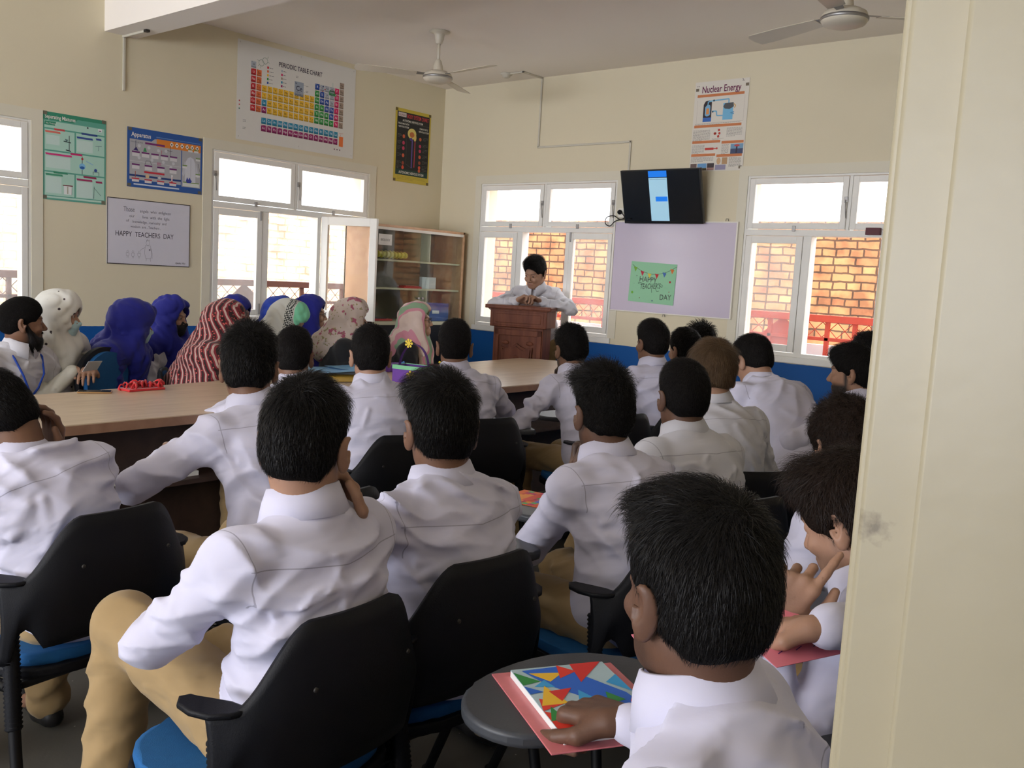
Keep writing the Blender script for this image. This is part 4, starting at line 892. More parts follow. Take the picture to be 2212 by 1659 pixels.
def chair(loc, yaw, label, tablet=False, style=0, group=None):
    """black plastic stacking chair with blue pads; the first one is built, the others are copies"""
    key = 'tablet' if tablet else 'plain'
    if key in CH:
        src = CH[key]; r = src.copy(); COL.objects.link(r)
        for k in ('label', 'group'):
            if k in r: del r[k]
        for c in src.children:
            d = c.copy(); COL.objects.link(d); d.parent = r
            for g_ in c.children:
                e = g_.copy(); COL.objects.link(e); e.parent = d
        r.location = (float(loc[0]), float(loc[1]), 0); r.rotation_euler = (0, 0, yaw); return tag(r, label, 'chair', group)
    r = empty('tablet_arm_chair' if tablet else 'office_chair', (0, 0, 0)); CH[key] = r
    # back shell
    n, k = 44, 10; G, G2 = [], []
    for j in range(n+1):
        u = -1+2*j/n; au = abs(u); x = .262*math.sin(u*1.25)/math.sin(1.25); y = -.245+.125*(1-math.cos(u*1.45))
        f = min(max((au-.30)/.50, 0), 1); f = f*f*(3-2*f); zt = .815-.15*f; fb = min(max((au-.55)/.3, 0), 1); zb = .500+.012*math.cos(u*3)+.0*fb
        if .60 < au < .86: zb += .055*math.sin((au-.60)/.26*math.pi)
        if au > .86: zb -= .03
        row, row2 = [], []
        nx, ny = u*.75, -math.cos(u*1.1)
        l_ = math.hypot(nx, ny); nx /= l_; ny /= l_
        for i in range(k+1):
            t = i/k; z = zb+(zt-zb)*t; off = -.018*math.sin(t*3.1)
            row.append((x, y+off-.0, z)); row2.append((x-nx*.014, y+off-ny*.014, z))
        G.append(row); G2.append(row2)
    V = np.array(G+G2).reshape(-1, 3); a = lambda s, j, i: s*(n+1)*(k+1)+j*(k+1)+i; F = []
    for j in range(n):
        for i in range(k): F.append([a(0, j, i), a(0, j+1, i), a(0, j+1, i+1), a(0, j, i+1)]); F.append([a(1, j, i+1), a(1, j+1, i+1), a(1, j+1, i), a(1, j, i)])
        F.append([a(0, j, k), a(0, j+1, k), a(1, j+1, k), a(1, j, k)]); F.append([a(1, j, 0), a(1, j+1, 0), a(0, j+1, 0), a(0, j, 0)])
    for j, s in ((0, 1), (n, 0)):
        for i in range(k): q = [a(0, j, i), a(0, j, i+1), a(1, j, i+1), a(1, j, i)]; F.append(q if s else q[::-1])
    b = npmesh('backrest', V, np.array(F), BLK, r)
    for x, z in ((-.12, .70), (.12, .70)):
        m = MB(); m.lathe([(.005, 0), (.005, .003), (.002, .004)], DARKM, 10, Matrix.Translation((x, -.262+.004*abs(x), z)) @ Matrix.Rotation(D(90), 4, 'X')); m.build('screw', b)
    for q in (-1, 1):   # flat ledges that end the wings
        m = MB(); m.prism([(q*.200, -.190), (q*.240, -.180), (q*.268, -.155), (q*.280, -.115), (q*.276, -.075), (q*.258, -.055), (q*.238, -.062), (q*.226, -.10), (q*.206, -.14)][::q], .658, .670, BLK, bev=.005); m.build('armrest', r)
    # blue pad on the inside of the back
    n, k = 20, 6; V = []
    for j in range(n+1):
        u = -.56+1.12*j/n; x = .262*math.sin(u*1.25)/math.sin(1.25); y = -.245+.125*(1-math.cos(u*1.45))
        e = 1-(abs(u)/.57)**4
        for i in range(k+1):
            t = i/k; z = .54+(.24*e**.5 if e > 0 else 0)*t+.02; V.append((x*.97, y+.016+.018*math.sin(math.pi*t)*max(e, 0)**.5-.018*math.sin((z-.5)/.32*3.1)+.008, z))
    V = np.array(V); F = np.array([[j*(k+1)+i, (j+1)*(k+1)+i, (j+1)*(k+1)+i+1, j*(k+1)+i+1] for j in range(n) for i in range(k)]); npmesh('back_pad', V, F, BLUEC, r)
    def outline(w, d, y0, n=32): return [(w*abs(math.cos(t))**.6*np.sign(math.cos(t)), y0+d*abs(math.sin(t))**.6*np.sign(math.sin(t))) for t in [2*math.pi*i/n for i in range(n)]]
    m = MB(); m.prism(outline(.235, .22, .03), .405, .432, BLK, bev=.008); m.build('seat_pan', r)
    m = MB(); m.prism(outline(.225, .21, .035), .430, .462, BLUEC, bev=.013); m.build('seat', r)
    for q in (-1, 1):
        m = MB(); m.tube([(q*.225, -.125, .66), (q*.235, -.15, .42), (q*.245, -.19, .20), (q*.25, -.27, .012)], .0145, BLKM, 10); s = m.build('leg', r)
        m = MB(); m.tube([(q*.25, -.268, .018), (q*.25, -.272, 0)], .019, BLK, 10); m.build('rubber_foot', s)
        m = MB(); pts, rr = [], []
        for i in range(57): t = i/56; pts.append((q*(.226+.013*t), -.127-.04*t, .60-.30*t)); rr.append(.0215 if i % 2 else .0175)
        m.tube(pts, rr, BLK, 10); m.build('corrugated_sleeve', r)
        m = MB(); m.tube([(q*.232, -.13, .395), (q*.235, .05, .385), (q*.245, .14, .20), (q*.25, .23, .012)], .0145, BLKM, 10); s = m.build('leg', r)
        m = MB(); m.tube([(q*.25, .229, .018), (q*.25, .233, 0)], .019, BLK, 10); m.build('rubber_foot', s)
    m = MB(); m.tube([(-.233, -.13, .39), (.233, -.13, .39)], .012, BLKM, 8); m.tube([(-.235, .05, .385), (.235, .05, .385)], .012, BLKM, 8); m.build('crossbar', r)
    if tablet:
        m = MB(); m.tube([(.24, -.02, .39), (.335, .0, .40), (.375, .05, .55), (.385, .10, .668), (.36, .30, .668)], .012, BLKM, 8); m.build('tablet_arm', r)
        out = [(.36, .02), (.375, .22), (.36, .42), (.29, .56), (.14, .61), (-.02, .585), (-.085, .50), (-.06, .40), (.06, .34), (.19, .29), (.245, .18), (.26, .03), (.31, -.01)]
        P_ = []
        for i in range(len(out)):      # rounded outline
            p0, p1, p2, p3 = [np.array(out[(i+k_) % len(out)]) for k_ in (-1, 0, 1, 2)]
            for t in (0, .25, .5, .75): P_.append(tuple(np.array((.075, 0))+.5*((2*p1)+(-p0+p2)*t+(2*p0-5*p1+4*p2-p3)*t*t+(-p0+3*p1-3*p2+p3)*t**3)))
        m = MB(); m.prism(P_, .677, .702, GREYT, bev=.008); m.build('writing_tablet', r)
    r.location = (float(loc[0]), float(loc[1]), 0); r.rotation_euler = (0, 0, yaw); return tag(r, label, 'chair', group)
CH = {}

# conference table ----------------------------------------------------------
TZ = .79
tp = [(1.66, -.62), (1.93, -.49), (2.45, -.56), (2.80, -.85), (2.93, -1.6), (2.97, -3.0), (3.02, -4.4), (3.08, -6.2), (2.25, -6.2), (2.19, -4.7), (2.05, -3.6), (1.76, -1.25)]
t = empty('conference_table', (2.4, -3.3, 0), label='long light brown conference table running from the left edge to the podium', cat='table')
inv = Matrix.Translation((-2.4, 3.3, 0))
def inset(p, d):
    c = np.mean(p, 0); return [tuple(np.array(q)+(c-np.array(q))/np.linalg.norm(c-np.array(q))*d) for q in p]
m = MB(); m.M = inv; m.prism(tp, TZ-.004, TZ, TABLEW); m.build('tabletop', t)
m = MB(); m.M = inv; m.prism(tp, TZ-.042, TZ-.0042, EDGEW, bev=.003); m.build('edge_band', t)
m = MB(); m.M = inv
pp = [(2.72, -1.0), (2.78, -3.0), (2.83, -4.4), (2.88, -6.0)]
for (a, b), (c, d) in zip(pp, pp[1:]): m.prism([(a, b), (a-.02, b), (c-.02, d), (c, d)], .0, TZ-.042, DARKW)
m.build('front_panel', t)
m = MB(); m.M = inv; m.prism([(1.95, -.9), (1.97, -.9), (2.38, -6.0), (2.36, -6.0)], 0, TZ-.042, DARKW); m.build('rear_panel', t)
m = MB(); m.M = inv; m.prism([(2.74, -1.1), (2.96, -1.1), (3.02, -6.0), (2.80, -6.0)][::1], .48, .50, DARKW); m.build('shelf', t)

# podium ----------------------------------------------------------------------
pd0 = at(1122, 658, 7.72); pyaw = D(205)
pd = empty('podium', (pd0[0], pd0[1], 0), pyaw, 'carved reddish wooden podium with a shield on its front', 'podium')
# local: front face at y=0 looking +y, body behind at y<0
m = MB(); m.box((-.215, -.30, 0), (.215, -.012, 1.04), ROSEW, .006); m.box((-.245, -.32, 0), (.245, .012, .10), ROSEW, .008); m.build('body', pd)
m = MB(); m.box((-.245, -.325, 1.04), (.245, .012, 1.185), ROSEW, .006); m.box((-.195, .010, 1.075), (.195, .018, 1.150), ROSEW, .004); m.box((-.22, .004, 1.055), (.22, .0135, 1.17), ROSEW, .004); m.build('upper_box', pd)
m = MB(); m.box((-.285, -.35, 1.190), (.285, .045, 1.222), ROSEW, .008); m.box((-.26, -.33, 1.183), (.26, .025, 1.194), ROSEW, .003); m.build('top_board', pd)
m = MB()
for a, b in (((-.205, -.012, .12), (-.165, .0, 1.02)), ((.165, -.012, .12), (.205, .0, 1.02)), ((-.205, -.012, .12), (.205, .0, .17)), ((-.205, -.012, .97), (.205, .0, 1.02))): m.box(a, b, ROSEW, .004)
pn = m.build('front_frame', pd)
sh_ = [(0, .885), (.03, .86), (.07, .845), (.115, .85), (.12, .86), (.115, .78), (.11, .68), (.085, .58), (.045, .52), (0, .49)]; sh_ = sh_+[(-x, z) for x, z in sh_[-2:0:-1]]
RX = Matrix(((1, 0, 0, 0), (0, 0, -1, 0), (0, 1, 0, 0), (0, 0, 0, 1)))
m = MB(); m.prism([(x*1.12, .69+(z-.69)*1.12) for x, z in sh_], .0, .016, ROSEW, RX, .005); m.prism(sh_, .004, .034, ROSEW, Matrix.Translation((0, 0.0, 0)) @ RX, .003)
s_ = m.build('shield_carving', pd)
s_.rotation_euler = (0, 0, math.pi)
for x, z, r_, sx in ((-.02, .72, .028, 1), (.03, .66, .032, 1), (-.035, .62, .022, 1), (.01, .575, .02, 1), (.0, .79, .02, 1)):
    m = MB(); bmesh.ops.create_uvsphere(m.bm, u_segments=12, v_segments=8, radius=r_, matrix=Matrix.Translation((x, .034, z)) @ Matrix.Diagonal((1.3, .5, .8, 1)) @ Matrix.Rotation(.6, 4, 'Y')); m.mi(ROSEW); m.build('relief', s_).rotation_euler = (0, 0, -math.pi)
for x in (-.14, .14):
    m = MB(); bmesh.ops.create_uvsphere(m.bm, u_segments=12, v_segments=8, radius=.022, matrix=Matrix.Translation((x*.75, .0, .91)) @ Matrix.Diagonal((1.4, .3, .8, 1))); m.mi(ROSEW); m.build('relief', pd)

# glass cabinet --------------------------------------------------------------
cb = empty('display_cabinet', (.22, -.625, 0), label='glass fronted wooden cabinet with a biology sign in the room corner', cat='cabinet')
inv = Matrix.Translation((-.22, .625, 0)); y0, y1, zt, zb, xf = -1.185, -.065, 1.852, 1.00, .42
INW = mat('cream_cabinet_board', srgb(196, 192, 164), .6, var=.05)
m = MB(); m.M = inv; m.box((.01, y0, 0), (.03, y1, zt), INW); m.box((.01, y0, 0), (xf, y0+.022, zt), PINE, .002); m.box((.01, y1-.022, 0), (xf, y1, zt), PINE, .002)
m.box((.01, y0, zt-.022), (xf, y1, zt), PINE, .002); m.box((.01, y0, zb-.03), (xf, y1, zb), INW, .001); m.build('carcass', cb)
m = MB(); m.M = inv; m.box((.03, y0+.022, zb), (.034, y1-.022, zt-.022), mat('dark_back_board', srgb(112, 108, 92), .7)); m.build('back_board', cb)
for z in (1.285, 1.535):
    m = MB(); m.M = inv; m.box((.034, y0+.022, z), (xf-.03, y1-.022, z+.016), INW, .001); m.build('shelf', cb)
m = MB(); m.M = inv; m.box((.034, -.50, 1.551), (xf-.03, -.49, zt-.022), INW); m.box((.034, -.52, zb), (xf-.03, -.51, 1.285), INW); m.build('divider', cb)
WHM = mat('pale_metal_strip', srgb(236, 232, 222), .35, var=.02)
m = MB(); m.M = inv; m.box((xf-.004, y0+.022, zt-.046), (xf+.004, y1-.022, zt-.022), WHM, .001); m.build('top_rail', cb)
for i, (a, b) in enumerate(((y0+.024, -.632), (-.628, y1-.024))):
    m = MB(); m.M = inv; m.box((xf-.010-.006*i, a, zb+.002), (xf-.005-.006*i, b, zt-.046), CLEAR); d = m.build('glass_door', cb)
    m = MB(); m.M = inv; m.tube([(xf-.005, -.655+.05*i, 1.215), (xf+.02, -.655+.05*i, 1.215)], [.006, .011], METAL, 10); m.build('knob', d)
m = MB(); m.M = inv; m.box((.03, y0+.024, .05), (xf-.004, y1-.024, zb-.03), mat('black_cabinet_door', (.012, .012, .013), .35)); m.build('lower_door', cb)
c = Canvas(.155, .095); c.base((226, 224, 218)); c.text('BIOLOGY', .022, .035, .028, (40, 40, 50), width=.11)
c.place('cabinet_sign', Matrix.Translation((xf+.001, y0+.034, 1.672)) @ on_left_wall(0, 0, 0), label='white paper sign reading BIOLOGY on the cabinet glass', cat='sign')
MODEL = mat('yellow_plastic_model', srgb(222, 214, 96), .4, var=.1)
m = MB()
for i in range(9): m.lathe([(.028, -.012), (.040-.002*abs(i-4), 0), (.028, .012)], MODEL, 16, Matrix.Translation((0, -.20+i*.046, .045)) @ Matrix.Rotation(D(90), 4, 'X'))
m.tube([(0, -.22, .045), (0, .19, .045)], .026, MODEL, 12); m.build('spine_model', loc=(.26, -.86, 1.551), label='yellow ribbed anatomy model lying on the top cabinet shelf', cat='model')
m = MB(); m.box((-.05, -.11, 0), (.05, .11, .012), flat(180, 40, 40), .002); m.box((-.045, -.09, .012), (.045, .10, .022), flat(150, 30, 40), .002); m.build('red_folder', loc=(.27, -.62, 1.301), label='red folders lying on the middle cabinet shelf', cat='folder')
m = MB(); m.box((-.02, -.09, 0), (.02, .09, .11), flat(196, 206, 214), .002); m.build('white_box', loc=(.28, -.40, 1.301), label='white and blue box standing on the middle cabinet shelf', cat='box')
m = MB(); m.box((-.06, -.15, 0), (.06, .15, .17), flat(28, 78, 160), .004); m.box((.06, -.07, .07), (.062, .02, .10), flat(220, 224, 230)); m.build('blue_box', loc=(.28, -.31, 1.001), label='blue box with a white tag on the lowest cabinet shelf', cat='box')
m = MB(); m.box((-.05, -.12, 0), (.05, .12, .018), flat(190, 46, 52), .003); m.box((-.05, -.16, .018), (.04, .06, .028), flat(40, 40, 46), .002); m.build('red_book', loc=(.27, -.98, 1.001), label='red and black books lying at the left of the lowest cabinet shelf', cat='book')
m = MB(); m.lathe([(.03, 0), (.036, .03), (.033, .10), (.03, .11)], glass_mat('jar_glass', (.9, 1, .95), .3, .1), 16); m.build('glass_jar', loc=(.26, -1.08, 1.301), label='small glass jar at the left end of the middle cabinet shelf', cat='jar')

# ceiling fans -----------------------------------------------------------------
FANW = mat('cream_fan_enamel', srgb(206, 198, 180), .35, var=.04, scale=8)
def fan(loc, drop, label, a0):
    r = empty('ceiling_fan', (loc[0], loc[1], H), label=label, cat='fan')
    m = MB(); m.lathe([(.02, 0), (.075, -.001), (.078, -.006), (.045, -.014), (.036, -.03), (.034, -.055), (.024, -.085), (.014, -.092)], FANW, 28); m.build('canopy', r)
    m = MB(); m.tube([(0, 0, -.08), (0, 0, -drop+.09)], .0105, FANW, 12); m.build('downrod', r)
    m = MB(); m.lathe([(.012, -drop+.135), (.024, -drop+.12), (.034, -drop+.085), (.038, -drop+.055), (.040, -drop+.045)], FANW, 24); m.build('lower_canopy', r)
    m = MB(); m.lathe([(.03, -drop+.052), (.07, -drop+.046), (.100, -drop+.030), (.108, -drop+.012), (.108, -drop-.008), (.098, -drop-.024), (.060, -drop-.036), (.020, -drop-.040)], FANW, 36); mo = m.build('motor', r)
    m = MB(); m.lathe([(.103, -drop+.014), (.112, -drop+.006), (.112, -drop-.004), (.103, -drop-.012)], METAL, 36); m.build('motor_rim', mo)
    for k in range(3):
        m = MB(); R = Matrix.Rotation(a0+k*2*math.pi/3, 4, 'Z') @ Matrix.Translation((0, 0, -drop+.018)) @ Matrix.Rotation(D(11), 4, 'X')
        m.prism([(.16, -.045), (.30, -.056), (.50, -.064), (.60, -.062), (.615, -.02), (.612, .03), (.59, .052), (.40, .050), (.16, .034)], -.0015, .0015, FANW, R); b = m.build('blade', r)
        m = MB(); m.prism([(.09, -.016), (.20, -.024), (.22, .0), (.20, .024), (.09, .016)], .0016, .0055, METAL, R); m.build('blade_bracket', b)
    return r
fan(onZ(950, 68, H), .335, 'cream ceiling fan near the room corner, hanging over the table', D(55+180))
f2 = at(1824, 42, 4.4); fan((f2[0], f2[1]), H-f2[2], 'cream ceiling fan at the top right, partly out of the picture', D(40))

# television, boards, conduit ------------------------------------------------
SCRN = mat('black_screen', srgb(14, 16, 18), .28, spec=.6, var=.02)
tvc = np.array([2.60, -.115, 2.16]); tilt = Matrix.Rotation(D(16), 4, 'X')
tv = empty('television', tvc, label='flat black television tilted forward above the lilac board', cat='television')
m = MB(); m.M = tilt; m.box((-.365, -.012, -.215), (.365, .02, .215), SCRN, .005); m.build('casing', tv)
m = MB(); m.M = tilt; m.box((-.352, -.0135, -.195), (.352, -.012, .205), mat('dark_lcd', srgb(20, 24, 26), .22, spec=.6, var=.02)); m.build('screen', tv)
def lit(name, c, e): return mat(name, srgb(*c), .4, emit=e, var=.01)
m = MB(); m.M = tilt; m.box((-.100, -.0150, -.192), (.068, -.0137, .150), lit('lit_pale_blue', (150, 190, 210), .55)); m.box((-.100, -.0155, .156), (.068, -.0137, .2045), lit('lit_blue', (20, 110, 210), .7))
m.box((-.045, -.0162, -.036), (.062, -.0151, .002), lit('lit_blue', (20, 110, 210), .7)); m.box((-.09, -.0158, .136), (.06, -.0151, .140), lit('lit_grey', (120, 150, 165), .4)); m.build('phone_display', tv)
m = MB(); m.box((-.12, .03, -.08), (.12, .105, .10), DARKM, .004); m.box((-.08, .10, -.12), (.08, .113, .14), DARKM, .002); m.build('wall_bracket', tv)
LIL = mat('lilac_marker_board', srgb(206, 196, 214), .16, spec=.5, var=.02, scale=2, coat=.3)
wb = empty('whiteboard', (2.67, -.01, 1.6), label='blank lilac marker board under the television', cat='board')
m = MB(); m.box((-.555, -.012, -.368), (.562, .004, .365), LIL, .002); m.build('panel', wb)
m = MB()
for a, b in (((-.562, -.015, -.375), (.57, .006, -.367)), ((-.562, -.015, .364), (.57, .006, .372)), ((-.565, -.015, -.375), (-.556, .006, .372)), ((.561, -.017, -.375), (.572, .006, .372))): m.box(a, b, WHM, .001)
m.build('aluminium_frame', wb)
for x, z in ((.47, .385), (-.40, .385), (-.03, -.388)):
    m = MB(); m.tube([(x-.012, -.004, z-.008), (x-.008, -.006, z+.010), (x+.008, -.006, z+.010), (x+.012, -.004, z-.008)], .0025, METAL, 6); m.build('hook', wb)
COND = mat('white_pvc_trunking', srgb(204, 198, 182), .5, var=.05)
def conduit(segs, label, nm='cable_conduit'):
    m = MB()
    for a, b in segs: m.box(a, b, COND, .002)
    return m.build(nm, label=label, cat='conduit')
conduit([((1.205, -.014, 2.62), (1.221, -.001, H-.001)), ((1.205, -.014, 2.615), (2.205, -.001, 2.632)), ((2.190, -.014, 2.06), (2.207, -.001, 2.632)), ((1.205, -.28, H-.014), (1.221, -.001, H-.001)), ((1.02, -.28, H-.014), (1.221, -.265, H-.001))], 'white conduit stepping down the front wall to the television socket')
conduit([((.001, -3.245, 2.62), (.014, -3.228, 2.998)), ((.001, -3.25, 2.984), (.32, -3.235, 2.999))], 'short white conduit under the ceiling beam on the left wall')
m = MB(); m.box((.32, -3.258, 2.982), (.355, -3.228, 2.999), DARKM, .002); m.build('junction_clip', label='small dark clip at the end of the beam conduit', cat='clip')
m = MB(); m.lathe([(.052, 0), (.052, -.012), (.036, -.018), (.034, -.032), (.018, -.040)], COND, 24); m.build('smoke_detector', loc=(1.02, -.272, H-.0005), label='small white round detector on the ceiling near the front wall', cat='detector')
sk = empty('wall_socket', (2.175, -.001, 2.035), label='white wall socket with a black plug left of the television', cat='socket')
m = MB(); m.box((-.045, -.022, -.035), (.05, 0, .045), WHM, .004); m.build('plate', sk)
m = MB(); m.lathe([(.018, 0), (.020, -.014), (.014, -.028), (.006, -.034)], BLK, 16, Matrix.Translation((-.02, -.022, .01)) @ Matrix.Rotation(D(-90), 4, 'X')); m.build('plug', sk)
def cable(pts, r, mm, label):
    P_ = [np.array(p, float) for p in pts]; out = []
    for i in range(len(P_)-1):
        p0, p1, p2, p3 = P_[max(i-1, 0)], P_[i], P_[i+1], P_[min(i+2, len(P_)-1)]
        for t in np.linspace(0, 1, 8, endpoint=(i == len(P_)-2)): out.append(.5*((2*p1)+(-p0+p2)*t+(2*p0-5*p1+4*p2-p3)*t*t+(-p0+3*p1-3*p2+p3)*t**3))
    m = MB(); m.tube(out, r, mm, 8); return m.build('power_cable', label=label, cat='cable')
cable([(2.155, -.055, 2.045), (2.19, -.06, 2.04), (2.215, -.05, 2.00), (2.17, -.05, 1.985), (2.10, -.04, 2.015), (2.03, -.04, 2.00), (2.02, -.035, 1.95), (2.07, -.04, 1.93), (2.12, -.04, 1.97), (2.20, -.06, 1.985), (2.31, -.09, 1.985)], .004, BLK, 'black looped power cable hanging left of the television')
m = MB(); m.box((4.215, -.035, 1.885), (4.315, -.004, 1.935), flat(92, 40, 48), .003); m.build('wall_box', label='small maroon box fixed to the window transom at far right', cat='box')
m = MB(); m.box((3.09, -.028, .93), (3.11, -.001, .99), COND, .002)
m.bm.free()
# ------------------------------------------------------------------ posters
W_ = (235, 232, 226)
def periodic():
    c = Canvas(1.19, .77); c.base((222, 220, 214)); X = lambda u: u*1.19; Y = lambda v: (1-v)*.77
    c.text('PERIODIC TABLE CHART', .385, .635, .052, (45, 35, 60), width=.44, bold=.012)
    cw, ch = .0525, .0560; x0, y0 = .125, .632
    red, org, yel, grn, blu, gry, pnk, tan, cyn, mag = (196, 36, 44), (226, 112, 60), (240, 190, 50), (44, 150, 66), (44, 84, 168), (176, 184, 196), (214, 40, 104), (168, 148, 132), (40, 140, 176), (150, 26, 100)
    cells = [(0, 0, 'H', gry)]
    for r, s in enumerate(('Li', 'Na', 'K', 'Rb', 'Cs', 'Fr')): cells.append((0, r+1, s, red))
    for r, s in enumerate(('Be', 'Mg', 'Ca', 'Sr', 'Ba', 'Ra')): cells.append((1, r+1, s, org))
    for r, row in enumerate(('Sc Ti V Cr Mn Fe Co Ni Cu Zn', 'Y Zr Nb Mo Tc Ru Rh Pd Ag Cd', '. Hf Ta W Re Os Ir Pt Au Hg', '. Rf Db Sg Bh Hs Mt Ds Rg Cn')):
        for k, s in enumerate(row.split()):
            if s != '.': cells.append((k+2, r+3, s, yel))
    cells += [(2, 5, 'La', cyn), (2, 6, 'Ac', mag)]
    for r, row in enumerate((('B', blu, 'C', gry, 'N', gry, 'O', gry, 'F', pnk, 'Ne', tan), ('Al', grn, 'Si', blu, 'P', gry, 'S', gry, 'Cl', pnk, 'Ar', tan), ('Ga', grn, 'Ge', blu, 'As', blu, 'Se', gry, 'Br', pnk, 'Kr', tan), ('In', grn, 'Sn', grn, 'Sb', blu, 'Te', blu, 'I', pnk, 'Xe', tan), ('Tl', grn, 'Pb', grn, 'Bi', grn, 'Po', blu, 'At', pnk, 'Rn', tan), ('Nh', grn, 'Fl', grn, 'Mc', grn, 'Lv', grn, 'Ts', pnk, 'Og', tan))):
        for k in range(6): cells.append((12+k, r+1, row[2*k], row[2*k+1]))
    cells.append((17, 0, 'He', tan))
    for k, s in enumerate('La Ce Pr Nd Pm Sm Eu Gd Tb Dy Ho Er Tm Yb Lu'.split()): cells.append((k+2, 7.55, s, cyn))
    for k, s in enumerate('Ac Th Pa U Np Pu Am Cm Bk Cf Es Fm Md No Lr'.split()): cells.append((k+2, 8.6, s, mag))
    for k, r, s, col in cells:
        u, v = x0+k*cw, y0-(r+1)*ch; c.rect(u, v, cw*.88, ch*.90, col)
        dark = tuple(int(q*.8) for q in col); c.rect(u, v, cw*.88, ch*.22, dark, .0002)
        tc_ = (60, 50, 40) if col in (yel, gry, tan, org) else (240, 240, 240); c.text(s, u+cw*.44, v+ch*.34, .026, tc_, center=True); c.rect(u+.004, v+ch*.78, .007, .003, tc_, .0003)
    for i, (col, l) in enumerate(((red, .06), (org, .07), (yel, .085), (grn, .06), (blu, .06), (gry, .05), (pnk, .045), (tan, .055), (cyn, .06), (mag, .055))):
        u = .275+(.135 if i >= 5 else 0); v = .595-(i % 5)*.030; c.rect(u, v, .016, .018, col); c.lines(u+.022, v+.006, l, 1, .01, (120, 120, 124), .005, i)
    c.rect(.545, .435, .092, .115, (160, 170, 184)); c.rect(.545, .435, .092, .02, (140, 150, 166), .0002); c.text('Ce', .591, .478, .055, (60, 60, 80), center=True, bold=.01); c.text('58', .551, .528, .018, (50, 50, 60)); c.text('140.116', .562, .462, .013, (70, 70, 84)); c.text('Cerium', .566, .440, .014, (70, 70, 84))
    for a, b in (((.61, .535), (.66, .53)), ((.638, .465), (.66, .485)), ((.638, .44), (.665, .435))): c.line([a, b], .0015, (120, 120, 120))
    for u, v in ((.665, .527), (.665, .487), (.665, .478), (.668, .433), (.56, .59), (.56, .58)): c.lines(u, v, .035, 1, .01, (100, 100, 104), .004, 7)
    t = [(.22+.024*math.cos(a), .628+.024*math.sin(a)) for a in np.linspace(0, 6.28, 20)]
    for dx, dz in ((0, 0), (.034, .022)): c.line([(x+dx, z+dz) for x, z in t], .0025, (50, 110, 80))
    for a, b in (((.20, .612), (.188, .598)), ((.20, .64), (.18, .645)), ((.275, .67), (.285, .690)), ((.278, .645), (.298, .640)), ((.215, .604), (.214, .585))): c.line([a, b], .0022, (50, 110, 80))
    c.poly([(.895, .50), (.985, .50), (.962, .545), (.935, .538), (.912, .548)], (40, 150, 80)); c.poly([(.93, .545), (.95, .545), (.948, .61), (.932, .61)], (206, 212, 206))
    for u, v, col in ((.80, .555, (110, 110, 130)), (.84, .56, (60, 70, 120)), (.86, .54, (180, 50, 60)), (.835, .52, (190, 90, 90)), (.025, .30, (170, 40, 50)), (.025, .27, (200, 90, 90)), (.025, .24, (60, 120, 100)), (.98, .055, (120, 60, 80)), (1.01, .055, (110, 70, 90)), (1.04, .055, (120, 90, 100))): c.disc(u, v, .0065, col, .0003, 10)
    c.rect(1.028, .085, .045, .085, (232, 122, 62)); c.line([(1.028, .195), (1.073, .20)], .002, (200, 60, 60)); c.line([(1.04, .172), (1.044, .19)], .002, (190, 60, 60))
    for v in (.155, .145, .098, .088): c.lines(.06, v, .05, 1, .01, (110, 110, 114), .004, int(v*999))
    for u, v in ((.02, .745), (1.165, .745), (.02, .02), (1.165, .02), (.6, .75), (.6, .02)): c.rect(u, v, .006, .010, (190, 188, 180), .0003)
    return c.place('wall_poster', on_left_wall(-2.315, 2.421, roll=0), label='large white periodic table chart with coloured squares, high on the left wall', cat='poster')
periodic()
